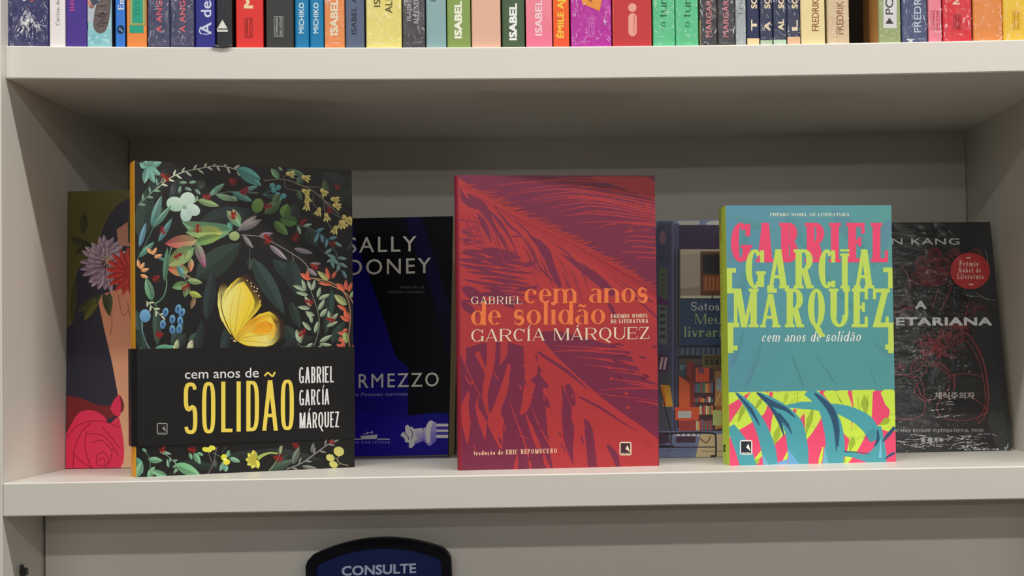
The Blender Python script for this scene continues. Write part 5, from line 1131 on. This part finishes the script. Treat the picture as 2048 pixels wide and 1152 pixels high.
r, A = spine_book('charcoal paperback in clear film with two lines of white serif capitals', 804.8, 850.6, (62,60,66)); A.tr = c2; A.vfont('ISABEL', 165, -14, 1268, 32, (200,196,200), typ=(.14,.06,.05,.04,.12)); A.vfont('ALLENDE', 192, -30, 1328, 38, (205,200,205), typ=(.14,.06,.05,.04,.12)); A.build('spine_lettering', M_MATTE); wrapit(r, A)
r, A = spine_book('plain grey-teal paperback beside an olive one', 851.8, 892.4, (126,158,162)); A.tr = c2; A.vfont('ISABEL', 10, -250, 1466, 44, (70,96,104)); A.build('spine_lettering', M_MATTE)
r, A = spine_book('olive green paperback with bold white capitals', 893.6, 941.4, (122,146,76), (60,64,30)); A.tr = c2; A.vfont('ISABEL', 299, 12, 1665, 52, (226,228,206), .06); A.vfont('ALLENDE', -30, -380, 1665, 52, (226,228,206), .06); A.build('spine_lettering', M_MATTE)
r, A = spine_book('plain dusty pink paperback without lettering', 942.6, 1001.6, (206,164,142), (150,60,50)); 
r, A = spine_book('dark bottle-green paperback with bold white capitals', 1003.8, 1049.6, (62,84,58), (30,34,28)); A.tr = c3; A.vfont('ISABEL', 313, 30, 130, 54, (226,230,220), .06); A.vfont('ALLENDE', -14, -360, 130, 54, (226,230,220), .06); A.build('spine_lettering', M_MATTE)
r, A = spine_book('candy pink paperback with pale capitals', 1051.5, 1104.8, (230,124,142), (150,30,44)); A.poly([(0,0),(A.w,0),(A.w,.02),(0,.04)], [(236,110,138),(236,110,138),(228,120,140),(224,128,144)], raw=True); A.tr = c3; A.vfont('ISABEL', 279, 0, 330, 52, (240,200,206), .02); A.build('spine_lettering', M_MATTE)
r, A = spine_book('narrow orange-red paperback with yellow capitals', 1106, 1138.6, (226,84,38), (180,50,40)); A.tr = c3; A.poly([(A.lo[0],A.lo[1]),(A.w,0),(A.w,.05),(0,.05)], [(228,78,48),(228,78,48),(226,100,34),(226,100,34)], raw=True); A.vfont('ÉMILE', 296, 96, 500, 46, (238,186,60), .04); A.vfont('AJAR', 68, -110, 500, 46, (238,186,60), .04); A.build('spine_lettering', M_MATTE)
r, A = spine_book('thick magenta paperback in clear film with an orange block above its emblem', 1141, 1223.4, (176,20,152)); A.tr = c3; A.poly([(640,-20),(805,-20),(786,86),(768,80),(650,30)], (232,140,40)); A.vfont('A', 18, -22, 726, 30, (150,50,60), .04); plogo(A, 680, 142, 746, 292, (206,110,196)); A.build('spine_lettering', M_MATTE); wrapit(r, A)
r, A = spine_book('thick brick-red paperback with a pale dot and pill mark', 1224.8, 1303.6, (178,44,48), (196,110,70)); A.tr = c3; A.ell(1042,60,33,34,(216,150,134),0,28); A.rect(1011,135,1077,252,(216,150,134)); A.ell(1044,138,33,34,(216,150,134),0,28); A.ell(1044,250,33,35,(216,150,134),0,28); A.vfont('intrínseca', 262, 120, 1062, 16, (180,90,84), .02); A.rect(888,0,894,360,(214,100,74)); A.rect(1186,0,1190,360,(214,100,74)); A.build('spine_emblem', M_MATTE)
for a, b, xb, lb, tt in ((1305.5, 1350.2, 1312, 'mint green paperback in clear film, beside the brick-red one', 'o turista'), (1350.8, 1397.2, 1500, 'mint green paperback in clear film, beside a black one', 'o turista')):
    r, A = spine_book(lb, a, b, (84,186,134)); A.tr = c3; A.vfont('o', 212, 172, xb-6, 56, (36,100,74), typ=(.12,.05,.05,.04,.1)); A.vfont('turista', 138, -190, xb, 62, (30,84,64), typ=(.15,.06,.06,.04,.1)); A.build('spine_lettering', M_MATTE); wrapit(r, A)
for a, b, xb, lb in ((1398.8, 1434.4, 1666, 'black paperback in clear film with pink capitals, beside the mint green one'), (1435.2, 1470, 1800, 'black paperback in clear film with pink capitals, beside the grey one')):
    r, A = spine_book(lb, a, b, (52,52,60), (176,156,90)); A.tr = c3; A.vfont('MARGARET', 292, -80, xb, 44, (196,120,130), .01); A.vfont('ATWOOD', -110, -340, xb, 44, (196,120,130), .01); A.rect(xb-102,160,xb-88,360,(190,180,90) if xb < 1700 else (150,100,70)); A.build('spine_lettering', M_MATTE); wrapit(r, A)
r, A = spine_book('silver-grey slim paperback in clear film', 1471, 1492.6, (158,166,170)); A.tr = c3; A.vfont('Trio', 132, -30, 1912, 40, (104,108,112), typ=(.13,.06,.05,.04,.1)); A.build('spine_lettering', M_MATTE); wrapit(r, A)
for k, (a, b, x0, x1, fc, yf, lb) in enumerate(((1493.3,1519,48,140,(236,196,148),276,'navy slim paperback with a cream foot and clean white letters, not wrapped'),(1519.6,1545.2,143,236,(172,192,164),290,'navy slim paperback in clear film with sage foot, between cream and pale mint feet'),(1545.8,1573,238,335,(176,202,178),286,'navy slim paperback in clear film with pale mint foot'),(1573.6,1600.6,338,434,(232,178,142),266,'navy slim paperback in clear film with peach foot'))):
    r, A = spine_book(lb, a, b, (36,44,76)); A.tr = c4; A.rect(x0-6,yf,x1+6,380,fc); xb = x1-20
    A.vfont('SOL', 60, -60, xb, 38, (214,196,160), .04)
    A.vfont(('T','A','AL','L')[k], 216, (146,160,140,150)[k], xb, 38, (214,200,170), .05)
    A.build('spine_lettering', M_MATTE)
    if k: wrapit(r, A)
r, A = spine_book('cream paperback with thin brown capitals, not wrapped', 1601, 1650.6, (212,196,148), (150,150,120)); A.tr = c4; A.vfont('FREDRIK', 223, -6, 568, 48, (134,88,50), .01); A.build('spine_lettering', M_MATTE)
r, A = spine_book('beige paperback in clear film with thin brown capitals, beside the gap', 1654.2, 1699, (202,180,146)); A.tr = c4; A.vfont('FREDRIK', 246, 10, 745, 48, (136,92,60), .01); A.build('spine_lettering', M_MATTE); wrapit(r, A)
r, A = spine_book('sage green paperback with white label and black triangle, tan side showing at the gap', 1757, 1802, (142,156,104), (176,132,78)); A.tr = c4; A.rect(1034,-60,1130,203,(202,202,204)); A.poly([(1078,126),(1048,172),(1108,172)], (46,40,44)); A.vfont('PC', 104, -4, 1104, 54, (60,60,64), .02); A.rect(1060,20,1100,24,(202,202,204)); A.build('spine_lettering', M_MATTE); wrapit(r, A)
A = Art(r, 'left', .14, .2, -.0001, 1.2, (.0012, 0)); A.poly([(.052,0),(.14,0),(.14,.2),(.048,.2)], (22,18,16), raw=True); A.poly([(.03,0),(.052,0),(.048,.2),(.034,.2)], (120,88,50), raw=True); A.build('side_panel_art', M_SATIN)
r, A = spine_book('slate-navy paperback in clear film with pale capitals', 1803.6, 1855, (66,76,112)); A.tr = c4; A.vfont('FREDRIK', 233, -90, 1306, 50, (176,186,200), .01); A.rect(1200,280,1262,286,(180,186,196)); A.ell(1230,292,16,10,(180,186,196)); A.rect(1280,278,1326,283,(160,166,180)); A.build('spine_lettering', M_MATTE); wrapit(r, A)
r, A = spine_book('narrow rose-pink paperback in clear film', 1856.6, 1884, (224,122,142)); A.tr = c4; plogo(A, 1378, 78, 1440, 214, (176,60,84)); A.build('spine_lettering', M_MATTE); wrapit(r, A)
r, A = spine_book('scarlet paperback in clear film with dark boxed emblem', 1885.6, 1944, (204,36,50), (90,16,22)); A.tr = c4; plogo(A, 1538, 104, 1592, 212, (100,24,30)); A.vfont('N', 30, -10, 1584, 48, (224,190,170), .04); A.build('spine_lettering', M_MATTE); wrapit(r, A)
r, A = spine_book('amber orange paperback in crinkled film without lettering', 1946.4, 2005.4, (214,130,62)); wrapit(r, A)
r, A = spine_book('golden yellow paperback with faint outlined emblem, at the end of the row', 2006.4, 2056, (232,180,48)); A.tr = c4; plogo(A, 1964, 80, 2018, 212, (186,130,30)); A.build('spine_lettering', M_MATTE); wrapit(r, A)
